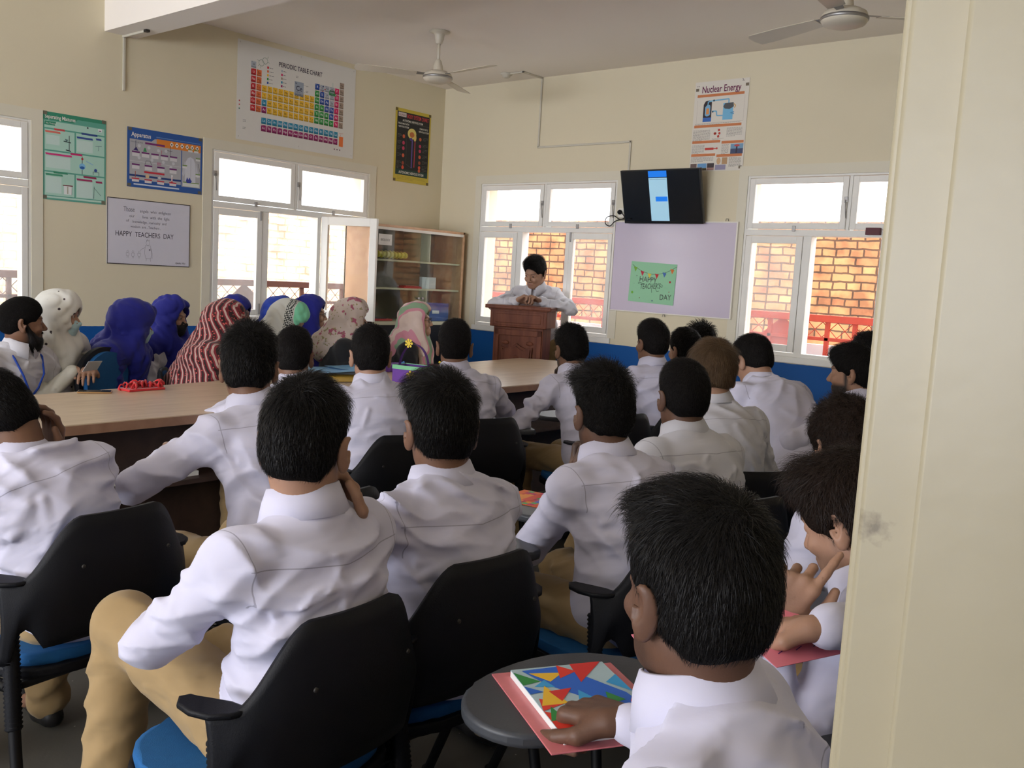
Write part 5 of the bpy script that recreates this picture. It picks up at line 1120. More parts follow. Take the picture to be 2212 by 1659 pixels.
def separating():
    w, h = .435, .585; c = Canvas(w, h); c.base((96, 168, 148)); T1_ = (54, 140, 110); L1 = (176, 216, 200); L2 = (200, 224, 216)
    c.poly([(0, h), (0, h-.052), (.21, h-.052), (.235, h-.025), (w, h-.025), (w, h)], T1_); c.text('Separating Mixtures', .015, h-.043, .036, W_, width=.205, bold=.012)
    c.rect(.012, h-.105, w-.024, .045, L1, .0001); c.poly([(.015, h-.062), (.09, h-.062), (.082, h-.088), (.012, h-.088)], T1_, .0003); c.text('No Training', .022, h-.08, .014, W_, dz=.0006)
    c.lines(.10, h-.070, .14, 3, .008, (110, 150, 136), .003, 2); c.lines(.26, h-.080, .09, 3, .008, (110, 150, 136), .003, 3); c.disc(.305, h-.068, .006, (60, 60, 66), .0003); c.rect(.378, h-.083, .028, .020, (236, 236, 236), .0003); c.rect(.382, h-.080, .018, .005, (60, 70, 80), .0005)
    def panel(u, v, w_, h_): c.rect(u, v, w_, h_, L1, .0001)
    panel(.014, .335, .20, .135); panel(.224, .335, .20, .135); panel(.014, .195, .41, .13); panel(.014, .03, .20, .155); panel(.224, .03, .20, .155)
    for u, v, w_, col in ((.075, .468, .075, (206, 74, 76)), (.015, .448, .105, (222, 118, 104)), (.26, .466, .115, (50, 76, 136)), (.228, .436, .115, (54, 80, 150)), (.362, .442, .042, (54, 80, 150)), (.185, .318, .085, (200, 44, 110)), (.018, .300, .18, (212, 60, 130)), (.07, .180, .10, (60, 142, 110)), (.018, .163, .118, (70, 150, 118)), (.275, .172, .095, (150, 40, 82)), (.229, .150, .112, (166, 52, 100)), (.362, .146, .05, (160, 46, 92))):
        c.poly([(u+.004, v), (u+w_, v), (u+w_-.004, v+.013), (u, v+.013)], col, .0003); c.lines(u+.014, v+.004, w_-.028, 1, .01, (232, 224, 224), .0045, int(u*100))
    for i, (u, v, w_, n) in enumerate(((.028, .425, .08, 7), (.236, .418, .10, 9), (.026, .285, .155, 9), (.026, .148, .095, 13), (.236, .136, .10, 13))):
        c.rect(u-.005, v-n*.0078, w_+.01, n*.0078+.008, L2, .0002); c.lines(u, v, w_, n, .0078, (120, 150, 142), .0028, i)
        s_ = c
    c.line([(.178, .34), (.178, .445)], .004, (40, 50, 60), .0004); c.line([(.155, .347), (.19, .341)], .007, (40, 50, 60), .0004); c.line([(.14, .404), (.19, .398)], .006, (40, 60, 60), .0004); c.poly([(.148, .42), (.172, .417), (.163, .404), (.156, .404)], (90, 120, 120), .0005)
    c.line([(.36, .40), (.405, .405)], .003, (110, 140, 140), .0004); c.line([(.382, .37), (.383, .402)], .003, (110, 140, 140), .0004)
    c.line([(.268, .195), (.268, .315)], .004, (60, 60, 80), .0004); c.disc(.268, .248, .022, (130, 190, 226), .0005); c.disc(.268, .240, .017, (46, 100, 170), .0007, ry=.010); c.disc(.268, .300, .008, (190, 50, 60), .0007); c.line([(.295, .288), (.345, .268)], .007, (150, 196, 214), .0006)
    c.disc(.362, .232, .011, (50, 80, 150), .0006); c.line([(.345, .222), (.385, .219), (.385, .197)], .003, (60, 70, 80), .0005); c.line([(.345, .222), (.345, .200)], .003, (60, 70, 80), .0005)
    c.rect(.142, .045, .055, .062, (226, 232, 230), .0004); c.rect(.135, .102, .068, .007, (120, 50, 60), .0006); c.line([(.168, .05), (.168, .10)], .008, (180, 180, 160), .0006); c.line([(.196, .045), (.197, .10)], .002, (70, 70, 80), .0006)
    c.line([(.35, .035), (.352, .12)], .003, (70, 80, 90), .0005); c.line([(.352, .11), (.40, .06)], .003, (90, 110, 110), .0005)
    c.rect(.02, .012, w-.05, .012, (188, 220, 206), .0002); c.lines(.03, .017, w-.07, 2, .005, (120, 150, 140), .002, 8)
    for u, v in ((.004, h-.022), (w-.030, h-.022), (.002, .004), (w-.030, .002)): c.rect(u, v, .026, .024, (112, 108, 92), .0009)
    c.place('wall_poster', on_left_wall(-3.797, 1.802), label='green Separating Mixtures poster, leftmost on the left wall', cat='poster')
separating()
def apparatus():
    w, h = .60, .425; c = Canvas(w, h); c.base((42, 88, 160)); G = (176, 176, 180)
    c.text('Apparatus', .03, h-.062, .044, W_, width=.15, bold=.014); c.rect(.22, h-.048, .36, .006, (90, 130, 190)); c.lines(.225, h-.046, .30, 1, .01, (150, 176, 214), .003, 1)
    c.rect(.018, .055, .405, .31, G, .0001); c.rect(.43, .045, .155, .31, G, .0001); c.poly([(.0, h-.082), (.185, h-.082), (.22, h-.052), (.0, h-.052)], (42, 88, 160), .0003); c.text('Apparatus', .03, h-.062, .044, W_, width=.15, bold=.014, dz=.0008)
    c.rect(.225, h-.112, .36, .055, (224, 134, 52), .0003); c.lines(.235, h-.072, .08, 3, .012, (190, 106, 40), .005, 3)
    for i in range(6):
        u = .345+i*.042; v = h-.082; c.poly([(u, v-.019), (u+.015, v), (u, v+.019), (u-.015, v)], (236, 232, 224), .0005); c.disc(u, v, .006, (60, 50, 46), .0007, 8)
    c.text('Educational Aids', .025, h-.105, .014, (90, 90, 100)); 
    c.rect(.135, .318, .155, .014, (120, 40, 110), .0004); c.lines(.15, .323, .125, 1, .01, (220, 200, 220), .005, 5)
    for i in range(5):
        u = .035+i*.074; v = .248; c.rect(u, v, .060, .011, (110, 40, 110), .0004); c.rect(u+.002, v-.026, .056, .024, (214, 212, 214), .0003); c.lines(u+.006, v-.008, .045, 3, .007, (150, 140, 150), .002, i)
    for i in range(4):
        u = .035+i*.098; v = .158; c.rect(u, v, .060, .011, (110, 40, 110), .0004); c.rect(u+.002, v-.026, .056, .024, (214, 212, 214), .0003); c.lines(u+.006, v-.008, .045, 3, .007, (150, 140, 150), .002, i)
    c.rect(.018, .186, .405, .003, (206, 206, 208), .0003); c.rect(.13, .110, .16, .014, (200, 50, 66), .0004); c.lines(.145, .115, .13, 1, .01, (236, 210, 210), .005, 6)
    for i in range(4):
        u = .035+i*.098; v = .058; c.rect(u, v, .058, .009, (200, 50, 66), .0004); c.rect(u+.002, v-.018, .054, .017, (220, 214, 214), .0004)
    c.rect(.018, .078, .405, .014, (30, 60, 120), .0003); c.rect(.05, .018, .36, .010, (206, 216, 230), .0004); c.lines(.06, .022, .33, 1, .01, (120, 140, 170), .003, 9)
    c.line([(.062, .27), (.064, .335)], .003, (50, 50, 80), .0005); c.poly([(.045, .265), (.085, .262), (.068, .29)], (60, 50, 110), .0005); c.poly([(.12, .262), (.15, .262), (.14, .29), (.13, .29)], (70, 150, 100), .0005)
    c.line([(.335, .25), (.335, .33)], .003, (70, 60, 70), .0005); c.line([(.31, .295), (.35, .295)], .003, (70, 60, 70), .0005); c.line([(.264, .262), (.266, .29)], .003, (200, 60, 70), .0005)
    for u, v in ((.09, .30), (.165, .295), (.24, .285), (.30, .29), (.09, .215), (.19, .21), (.28, .205), (.36, .205), (.34, .175)): c.disc(u, v, .012, (202, 204, 208), .0003)
    c.line([(.135, .172), (.145, .20), (.175, .20), (.188, .172)], .003, (80, 80, 90), .0005)
    for k in range(4): c.line([(.235+k*.008, .176), (.234+k*.008, .20)], .0035, (180, 60, 110), .0005)
    c.line([(.062, .07), (.062, .115)], .005, (160, 80, 70), .0005); c.disc(.155, .088, .015, (216, 190, 150), .0006); c.disc(.25, .088, .016, (150, 150, 160), .0005); c.disc(.25, .088, .011, (206, 206, 210), .0007); c.line([(.35, .068), (.35, .12)], .010, (236, 236, 236), .0006); c.line([(.35, .075), (.35, .105)], .003, (200, 50, 50), .0008); c.disc(.35, .07, .006, (200, 40, 50), .0008)
    c.poly([(.455, .09), (.46, .23), (.478, .262), (.50, .272), (.525, .262), (.54, .23), (.545, .085), (.51, .075)], (208, 210, 218), .0003); c.line([(.503, .265), (.505, .09)], .002, (120, 120, 130), .0005); c.poly([(.545, .24), (.572, .13), (.56, .12), (.543, .15)], (196, 198, 206), .0003); c.poly([(.455, .24), (.432, .14), (.445, .12), (.458, .15)], (196, 198, 206), .0003)
    c.poly([(.465, .09), (.475, .12), (.485, .10), (.495, .12), (.505, .10), (.515, .095), (.505, .078), (.475, .075)], (60, 70, 160), .0006)
    for u, v in ((.48, .325), (.53, .325), (.545, .265), (.435, .20), (.545, .145)): c.rect(u, v, .038, .008, (120, 150, 80), .0005); c.rect(u, v-.016, .036, .014, (222, 222, 222), .0004)
    c.rect(.44, .05, .135, .026, (216, 220, 214), .0004); c.rect(.44, .076, .135, .007, (120, 150, 80), .0005); c.line([(.565, .23), (.58, .17)], .0025, (50, 50, 60), .0005)
    for u, v in ((.005, h-.024), (w-.034, h-.022), (.002, .004), (w-.034, .002)): c.rect(u, v, .028, .022, (104, 100, 88), .0011)
    c.place('wall_poster', on_left_wall(-3.205, 1.952), label='blue bordered Apparatus poster between the green poster and the window', cat='poster')
apparatus()
def happy_board():
    w, h = .65, .475; c = Canvas(w, h); c.base((212, 210, 220), .004); D1 = (66, 64, 76); L = (120, 118, 130)
    for r in ((0, 0, w, .006), (0, h-.006, w, .006), (0, 0, .005, h), (w-.005, 0, .005, h)): c.rect(*r, (64, 58, 54), .0003)
    c.text('Those', .12, .385, .048, L, width=.085); c.text('angels  who  enlighten', .245, .385, .030, L, width=.245)
    c.text('our', .165, .345, .028, L); c.text('lives  with  the  light', .265, .343, .030, L, width=.215)
    c.text('of', .14, .310, .028, L); c.text('knowledge , curiosity  and', .19, .306, .027, L, width=.265); c.text('wisdom  are , Teachers .', .175, .270, .026, L, width=.235)
    c.text('HAPPY  TEACHERS  DAY', .06, .205, .052, D1, width=.455)
    for u in (.155, .195, .243):
        c.disc(u, .095, .008, (150, 148, 160)); c.disc(u, .095, .006, (212, 210, 220), .0003); c.line([(u-.012, .085), (u, .085), (u+.012, .085), (u+.008, .062), (u-.008, .062), (u-.012, .085)], .0016, L); c.line([(u-.004, .062), (u-.005, .048)], .0016, L); c.line([(u+.004, .062), (u+.005, .048)], .0016, L)
    c.disc(.31, .165, .015, (150, 148, 160), ry=.019); c.disc(.31, .165, .013, (212, 210, 220), .0003, ry=.017); c.line([(.295, .19), (.30, .178), (.308, .192), (.316, .178), (.325, .19)], .0018, L)
    c.line([(.29, .145), (.285, .09), (.295, .05), (.335, .05), (.34, .09), (.33, .145), (.29, .145)], .0018, L); c.line([(.288, .13), (.262, .118), (.252, .105)], .0018, L); c.line([(.333, .13), (.345, .09), (.345, .05)], .0018, L); c.line([(.30, .05), (.298, .03)], .002, L); c.line([(.33, .05), (.334, .03)], .002, L)
    c.disc(.325, .115, .007, L, .0003, 6)
    c.text('Ayesha, Hina', w-.118, .022, .020, (50, 48, 60), width=.082, shear=.3)
    c.place('whiteboard', on_left_wall(-3.352, 1.388, .003), label='handwritten HAPPY TEACHERS DAY board on the left wall below the posters', cat='board')
happy_board()
def nervous():
    w, h = .455, .67; c = Canvas(w, h); c.base((206, 184, 70)); c.rect(.022, .065, w-.04, h-.095, (34, 36, 38)); c.rect(.022, .065, w-.04, .05, (36, 66, 60), .0002)
    c.rect(.035, h-.075, .10, .038, (210, 200, 200), .0004); c.text('HUMAN', .04, h-.068, .026, (120, 60, 60), width=.085, dz=.0008); c.text('BODY SYSTEM CHART', .145, h-.078, .05, (206, 62, 72), width=.28, bold=.02)
    c.text('AUTONOMIC NERVOUS SYSTEM', .09, h-.115, .026, (220, 218, 210), width=.26, bold=.02); c.rect(.022, h-.123, w-.04, .002, (110, 110, 100)); c.rect(.022, .118, w-.04, .002, (60, 110, 90))
    c.text('PARASYMPATHETIC', .035, h-.145, .022, (214, 212, 204), width=.14, bold=.02); c.text('NERVOUS SYSTEM', .04, h-.172, .022, (214, 212, 204), width=.13, bold=.02); c.text('SYMPATHETIC', .31, h-.16, .022, (214, 212, 204), width=.11, bold=.02); c.text('NERVOUS SYSTEM', .30, h-.187, .022, (214, 212, 204), width=.13, bold=.02)
    c.text('AUTONOMIC NERVOUS SYSTEM', .065, .078, .032, (220, 218, 210), width=.32, bold=.02)
    c.disc(.215, .455, .055, (222, 206, 120), .0004, 18, .050); c.disc(.215, .447, .030, (190, 110, 60), .0006, 14, .026); c.disc(.255, .425, .018, (226, 196, 110), .0005, 12, .034); c.disc(.205, .405, .018, (84, 60, 150), .0007, 12, .014)
    c.line([(.222, .40), (.222, .14)], .012, (104, 84, 170), .0005); c.line([(.258, .39), (.256, .15)], .011, (196, 60, 74), .0005)
    for v in np.linspace(.16, .38, 22): c.line([(.252, v), (.263, v)], .002, (120, 40, 50), .0008)
    cols = [(200, 96, 60), (196, 60, 96), (196, 60, 96), (214, 96, 66), (150, 70, 50), (216, 80, 56)]
    for i, v in enumerate((.42, .36, .31, .245, .175, .135)):
        c.disc(.112, v, .016, cols[i], .0004, 10, .018); c.lines(.035, v+.012, .055, 3, .012, (176, 174, 166), .005, i)
    for i, v in enumerate((.43, .365, .32, .265, .21, .165, .135)):
        c.disc(.325, v-.01, .016, cols[i % 6], .0004, 10, .017); c.lines(.36, v+.006, .065, 3, .012, (176, 174, 166), .005, i+9)
    c.line([(.13, .46), (.15, .36), (.15, .17), (.22, .14)], .0015, (110, 110, 110), .0003); c.lines(.05, .048, .36, 3, .012, (170, 150, 60), .004, 3)
    for u, v in ((-.002, h-.028), (w-.03, h-.028), (-.002, 0), (w-.03, 0)): c.rect(u, v, .03, .026, (112, 96, 56), .0011)
    c.place('wall_poster', on_left_wall(-.638, 2.288), label='black and yellow nervous system poster above the glass cabinet', cat='poster')
nervous()
def nuclear():
    w, h = .46, .685; c = Canvas(w, h); c.base((224, 218, 206)); O = (206, 126, 78)
    c.text('Nuclear Energy', .06, h-.085, .072, (110, 26, 76), width=.335, bold=.014); c.lines(.015, h-.035, .04, 1, .01, (110, 100, 100), .004, 1); c.lines(.40, h-.02, .035, 1, .01, (120, 110, 110), .004, 2)
    c.line([(.40, h+.0-.004), (.41, h-.012)], .004, (90, 80, 80), .0003)
    for u, v, w_ in ((.025, h-.118, .40), (.015, .335, .405), (.0+.008, .215, .245), (.265, .205, .185), (.008, .115, .21), (.23, .105, .215)):
        c.rect(u, v, w_, .020, O, .0003); c.lines(u+w_*.3, v+.006, w_*.4, 1, .01, (236, 210, 190), .007, int(w_*100))
    c.line([(.03, .545), (.03, .37), (.43, .37), (.43, .56)], .0012, (170, 160, 150))
    c.poly([(.085, .38), (.085, .51), (.10, .535), (.135, .54), (.155, .525), (.158, .38)], (52, 40, 46), .0004); c.rect(.085, .378, .073, .032, (60, 110, 190), .0006); c.poly([(.10, .43), (.10, .49), (.115, .505), (.14, .505), (.145, .49), (.145, .43), (.13, .42), (.112, .42)], (130, 180, 214), .0006); c.rect(.111, .435, .024, .045, (226, 150, 80), .0009)
    c.line([(.122, .50), (.124, .53), (.16, .535), (.30, .54), (.30, .51)], .010, (120, 180, 214), .0006); c.rect(.255, .385, .085, .125, (120, 186, 222), .0005); c.poly([(.255, .485), (.27, .508), (.34, .512), (.345, .48), (.31, .462), (.27, .468)], (84, 88, 92), .0008); c.line([(.16, .455), (.20, .455), (.205, .42), (.255, .418)], .010, (120, 180, 214), .0006); c.disc(.172, .536, .008, (40, 80, 100), .0009); c.disc(.168, .452, .007, (40, 80, 100), .0009)
    c.line([(.35, .44), (.32, .435), (.35, .425)], .008, (100, 160, 200), .0008); c.line([(.345, .50), (.36, .485), (.35, .47)], .006, (210, 160, 70), .0008)
    c.lines(.02, .362, .39, 2, .008, (150, 144, 138), .003, 4); c.lines(.01, .312, .15, 10, .0085, (150, 144, 138), .0035, 5); c.lines(.30, .318, .13, 8, .0085, (150, 144, 138), .0035, 6); c.lines(.18, .245, .10, 2, .007, (160, 150, 144), .003, 7)
    for u, v in ((.205, .285), (.235, .31), (.24, .285), (.232, .262), (.20, .285)): c.disc(u, v, .010, (196, 70, 56), .0005, 9)
    c.lines(.01, .198, .11, 8, .0085, (150, 144, 138), .0035, 8); c.line([(.125, .17), (.20, .17)], .018, (196, 60, 50), .0005); c.line([(.20, .17), (.235, .17)], .006, (196, 60, 50), .0005); c.disc(.228, .172, .009, (190, 70, 60), .0006, 5)
    c.lines(.268, .193, .06, 9, .0085, (150, 144, 138), .0035, 10); c.rect(.345, .125, .105, .075, (120, 160, 190), .0003); c.rect(.345, .125, .105, .038, (70, 80, 110), .0004); c.line([(.395, .13), (.398, .18)], .012, (60, 50, 66), .0006); c.disc(.398, .186, .024, (200, 80, 80), .0007, 10, .008)
    c.lines(.01, .105, .195, 5, .008, (150, 144, 138), .0035, 12); c.lines(.34, .095, .10, 9, .0085, (140, 134, 128), .0035, 13)
    for u, w_, a, b in ((.008, .055, (110, 90, 86), (160, 140, 132)), (.07, .08, (110, 160, 206), (90, 84, 60)), (.155, .06, (66, 56, 60), (180, 140, 132))): c.rect(u, .008, w_, .052, a, .0003); c.rect(u, .008, w_, .018, b, .0004)
    c.disc(.252, .075, .018, (206, 170, 130), .0005, 12, .026); c.rect(.28, .05, .045, .05, (186, 150, 110), .0004); c.rect(.225, .008, .09, .038, (150, 144, 170), .0003)
    for u, v in ((.008, h-.07), (.43, h-.06), (.0, .0), (.425, .012)): c.rect(u, v, .026, .022, (120, 108, 90), .0011)
    c.place('wall_poster', on_front_wall(2.768, 2.362, .003, 0), label='white Nuclear Energy poster with orange bars above the television', cat='poster')
nuclear()
def card():
    w, h = .435, .33; c = Canvas(w, h); c.base((150, 206, 166)); K = (50, 56, 54); G = (116, 140, 122)
    pts = [(u, h-.018-.075*(1-((u-w/2)/(w/2))**2)) for u in np.linspace(.012, w-.004, 16)]; c.line(pts, .0028, K, .0003)
    for u, col in ((.045, (120, 176, 60)), (.115, (190, 44, 70)), (.185, (220, 200, 70)), (.255, (200, 48, 56)), (.325, (70, 110, 180)), (.395, (220, 116, 50))):
        v = h-.018-.075*(1-((u-w/2)/(w/2))**2); c.poly([(u-.019, v+.004), (u+.019, v-.002), (u+.002, v-.038)], col, .0005)
    for dx, dz in ((0, 0), (.0025, .0025)): c.text('HAPPY', .09+dx, .168+dz, .062, G, width=.17)
    c.text("TEACHER'S", .105, .108, .060, K, width=.20, shear=.25, rot=.10); c.line([(.10, .148), (.085, .152), (.088, .162), (.12, .158), (.15, .15)], .003, K, .0004); c.line([(.25, .13), (.27, .10), (.29, .105)], .003, K, .0004); c.line([(.215, .13), (.225, .085)], .003, K, .0004); c.line([(.295, .15), (.315, .135), (.318, .155), (.30, .16)], .003, K, .0004)
    for dx, dz in ((0, 0), (.0025, .0025)): c.text('DAY', .30+dx, .035+dz, .062, G, width=.11, rot=.05)
    for u, v, r_, col in ((.065, .215, .005, G), (.045, .15, .0025, G), (.035, .075, .011, (110, 180, 60)), (.11, .035, .004, (120, 70, 60)), (.235, .022, .006, (70, 90, 130)), (.385, .185, .009, (176, 44, 50)), (.385, .105, .004, (180, 50, 50))): c.disc(u, v, r_, col, .0004)
    c.place('greeting_card', on_front_wall(2.292, 1.315, .0245, -.035), label="mint green HAPPY TEACHER'S DAY card taped on the lilac board", cat='card')
card()
# ------------------------------------------------------------------ scarf and coat cloths
def pat_mat(name, base, fn):
    m = cloth_mat(name, base, False, .05, .2); n = m.node_tree.nodes; l = m.node_tree.links; b = n['Principled BSDF']; a = n.new('ShaderNodeAttribute'); a.attribute_name = 'rest'
    src = b.inputs['Base Color'].links[0].from_socket
    def mix(fac, src, col):
        x = n.new('ShaderNodeMix'); x.data_type = 'RGBA'; x.inputs[7].default_value = (*srgb(*col), 1); l.new(src, x.inputs[6]); l.new(fac, x.inputs[0]); return x.outputs[2]
    def mt(op, x, y=None):
        k = n.new('ShaderNodeMath'); k.operation = op
        for i, q in enumerate((x, y)):
            if q is None: continue
            if isinstance(q, (int, float)): k.inputs[i].default_value = q
            else: l.new(q, k.inputs[i])
        return k.outputs[0]
    def tex(kind, scale, **kw):
        t = n.new('ShaderNodeTex'+kind); t.inputs['Scale'].default_value = scale; l.new(a.outputs['Vector'], t.inputs['Vector'])
        for k, v in kw.items(): setattr(t, k, v)
        return t
    l.new(fn(src, mix, mt, tex, a, n, l), b.inputs['Base Color']); return m
def f_dots(src, mix, mt, tex, a, n, l):
    return mix(mt('LESS_THAN', tex('Voronoi', 15).outputs['Distance'], .11), src, (58, 48, 52))
def f_stripes(src, mix, mt, tex, a, n, l):
    w = tex('Wave', 11.5, bands_direction='DIAGONAL'); w.inputs['Distortion'].default_value = .8; v = tex('Voronoi', 60)
    c = mix(mt('GREATER_THAN', w.outputs['Fac'], .86), src, (186, 160, 150)); c = mix(mt('LESS_THAN', w.outputs['Fac'], .3), c, (52, 34, 34))
    c = mix(mt('MULTIPLY', mt('LESS_THAN', v.outputs['Distance'], .28), mt('LESS_THAN', w.outputs['Fac'], .5)), c, (196, 90, 84)); return c
def f_geo(src, mix, mt, tex, a, n, l):
    sp = n.new('ShaderNodeSeparateXYZ'); l.new(a.outputs['Vector'], sp.inputs[0]); band = mt('LESS_THAN', mt('ABSOLUTE', mt('ADD', mt('ADD', sp.outputs[1], mt('MULTIPLY', sp.outputs[2], .35)), -.085)), .026)
    ch = tex('Checker', 105); g = mt('MULTIPLY', band, ch.outputs['Fac']); c = mix(g, src, (34, 40, 40)); e = mt('GREATER_THAN', mt('ADD', sp.outputs[1], mt('MULTIPLY', sp.outputs[2], .35)), .118); return mix(e, c, (120, 196, 158))
def f_floral(src, mix, mt, tex, a, n, l):
    c = mix(mt('GREATER_THAN', tex('Noise', 22).outputs['Fac'], .60), src, (156, 84, 104)); return mix(mt('GREATER_THAN', tex('Noise', 46).outputs['Fac'], .62), c, (140, 132, 96))
def f_pink(src, mix, mt, tex, a, n, l):
    w = tex('Wave', 3.2, bands_direction='X'); w.inputs['Distortion'].default_value = 3; c = mix(mt('GREATER_THAN', w.outputs['Fac'], .62), src, (140, 170, 140)); return mix(mt('LESS_THAN', w.outputs['Fac'], .18), c, (216, 196, 186))
BLUES = cloth_mat('royal_blue_georgette', srgb(34, 38, 128), False, .12); BLUEL = cloth_mat('bright_blue_georgette', srgb(44, 70, 168), False, .12)
WDOT = pat_mat('white_dotted_scarf', srgb(214, 212, 204), f_dots); STRIPE = pat_mat('maroon_striped_shawl', srgb(128, 44, 52), f_stripes)
GEO = pat_mat('grey_geometric_scarf', srgb(182, 182, 174), f_geo); FLORAL = pat_mat('floral_pink_scarf', srgb(190, 174, 164), f_floral); PINKS = pat_mat('pink_green_scarf', srgb(206, 142, 158), f_pink)
MBLK = mat('black_mask_cloth', (.012, .012, .013), .8); MBLU = mat('pale_blue_mask', srgb(170, 200, 206), .8); MWHT = mat('white_mask', srgb(214, 216, 220), .8)
WCOAT = cloth_mat('white_coat_cloth', (.72, .72, .76), False); BROWNC = cloth_mat('dark_brown_coat', (.03, .024, .02), False); CREAM = cloth_mat('cream_dress_cloth', (.62, .60, .52), False)

TBL = lambda q=1: dict(L=dict(w=(-.10, .40, .845), pole=(-1, -.1, -.5), pn=(0, 0, -1)), R=dict(w=(.12, .40, .845), pole=(1, -.1, -.5), pn=(0, 0, -1)))
def seat(s, ch=True, tablet=False, chl=None, cy=0, dx=0, dy=0):
    K = person(s)
    if ch: chair(K['loc']+rotz(K['yaw']+D(cy)) @ np.array([dx, s.get('chy', 0)+dy, 0]), K['yaw']+D(cy), chl, tablet)
    return K
ST = 'students in white shirts'
# --- front rows of students, nearest first
P1 = seat(dict(name='P1', top=(1528, 1066, 1.13), yaw=104, hyaw=66, hp=3, lean=4, curve=12, near=2, seed=11, skin='d', stubble=.5, bulk=1.02,
    R=dict(wp=(1350, 1558, 1.50), dp=(1195, 1512, 1.62), pn=(0, 0, -1), pole=(.6, -.6, -.8), curl=.95, thumb=.35, h=.0032, sz=1.2), L=dict(w=(-.16, .26, .60)),
    hair=dict(top=.020, side=.007, back=.010, len=.026, lift=.22, sweep=(-.6, .3, .3), quiff=.008, amp=.004, mess=.6, ty=.0, n=16000, wd=.8), label='person in white shirt nearest the camera, thick black hair, fist on a bright notebook', sres=.005),
    tablet=True, dx=.07, dy=.05, cy=-18, chl='black tablet chair of the nearest student, bright notebook on its grey tablet')
P2 = seat(dict(name='P2', top=(662, 820, 1.80), yaw=94, bulk=.97, hyaw=36, hp=4, lean=-8, curve=16, near=2, seed=3, skin='c',
    L=dict(w=(.02, .22, .80), pole=(-1.0, -.3, -.3)), R=dict(rel='head', w=(.085, .085, -.17), d=(-.15, .25, 1), pn=(-1, 0, 0), pole=(.5, .3, -1), curl=.5), legsnear=True, legs=dict(kL=(-.07, .50, .62), aL=(-.15, .44, .16)),
    hair=dict(top=.016, side=.006, back=.009, len=.028, lift=.25, sweep=(.4, .3, .2), amp=.003, whorl=(.0, -.045, .125)), label='person in white shirt seated front left, khaki knee raised, hand at his cheek', sres=.005),
    chl='black chair at the front left holding the student with the raised khaki knee', dy=.07)
P3 = seat(dict(name='P3', top=(960, 812, 2.20), yaw=86, hyaw=60, hp=4, lean=-4, curve=16, near=2, seed=5, skin='b', stubble=.35, bulk=1.03,
    L=dict(w=(-.16, .34, .70), pole=(-1.2, -.4, -.3)), R=dict(w=(.16, .34, .66)), hair=dict(top=.018, side=.007, back=.009, len=.032, lift=.35, sweep=(-1, .4, .3), quiff=.012, amp=.004, qx=-.02), label='person in white shirt with short spiky black hair, seated centre front', sres=.005),
    chl='black chair in the centre front, blue seat pad showing below its back', dy=.07, tablet=True)
P4 = seat(dict(name='P4', top=(1312, 797, 2.65), yaw=80, hyaw=58, hp=4, lean=8, curve=18, near=2, seed=7, skin='d', stubble=.55,
    L=dict(rel='head', w=(-.035, .12, -.19), d=(.2, .1, 1), pn=(.6, -1, 0), pole=(-.6, .2, -1), curl=1.1), R=dict(w=(.14, .38, .70)),
    hair=dict(top=.024, side=.003, back=.004, len=.030, lift=.5, quiff=.020, curly=.5, amp=.005, sweep=(-.6, .8, .4), qx=-.02), label='person in white shirt with wavy quiff and faded sides, chin resting on hand'),
    chl='black tablet chair of the student with the wavy quiff', tablet=True, dy=.02)
P5 = seat(dict(name='P5', top=(540, 706, 2.90), yaw=92, hyaw=52, hp=5, lean=14, curve=16, near=2, seed=9, skin='b', **TBL(),
    hair=dict(top=.022, side=.009, back=.010, len=.026, lift=.55, curly=.35, amp=.005), label='person in white shirt with tousled hair behind the student with the raised knee'),
    chl='black chair behind the front left student, tucked at the table', dy=-.05)
P0 = seat(dict(name='P0', top=(-72, 815, 2.40), yaw=98, hyaw=112, hp=38, hr=-14, lean=14, side=-13, curve=20, near=2, seed=13, skin='b', L=dict(w=(-.16, .40, .845), pole=(-1, -.1, -.5)),
    R=dict(rel='head', w=(.10, .03, -.14), d=(-.1, -.2, 1), pn=(-1, 0, 0), pole=(1, .3, -.8), curl=.35), hair=dict(top=.018, side=.006, back=.008, len=.024, amp=.003), label='person in white shirt at the left edge, bent head propped on his hand'),
    chl='black chair at the left edge of the picture', dy=.06)
P6 = seat(dict(name='P6', top=(636, 708, 4.15), yaw=80, hyaw=44, hp=4, lean=14, seed=15, near=1, skin='b', **TBL(), hair=dict(top=.014, side=.006, back=.008, len=.018, col='k2'), label='person in white shirt with short cropped hair, beside the blue cards on the table'),
    chl='black chair tucked at the table, mostly behind the front left student', dy=-.05)
P7 = seat(dict(name='P7', top=(803, 704, 3.95), yaw=72, hyaw=56, hp=4, lean=14, seed=17, near=1, skin='c', stubble=1.0, **TBL(), hair=dict(top=.014, side=.006, back=.007, len=.018, col='k2'), label='person in white shirt with trimmed beard leaning on the table beside the purple basket'),
    chl='black chair left of centre, its rounded back between the two nearest heads', dy=-.02)
P8 = seat(dict(name='P8', top=(985, 692, 4.50), yaw=62, hyaw=44, hp=4, lean=14, seed=19, near=1, skin='b', **TBL(), bulk=1.05, hair=dict(top=.014, side=.004, back=.005, len=.018, col='k2'), label='broad person in white shirt with short faded hair, in line with the podium'),
    chl='black chair with a side ledge in the middle of the second row', tablet=True, dy=-.02, cy=14)
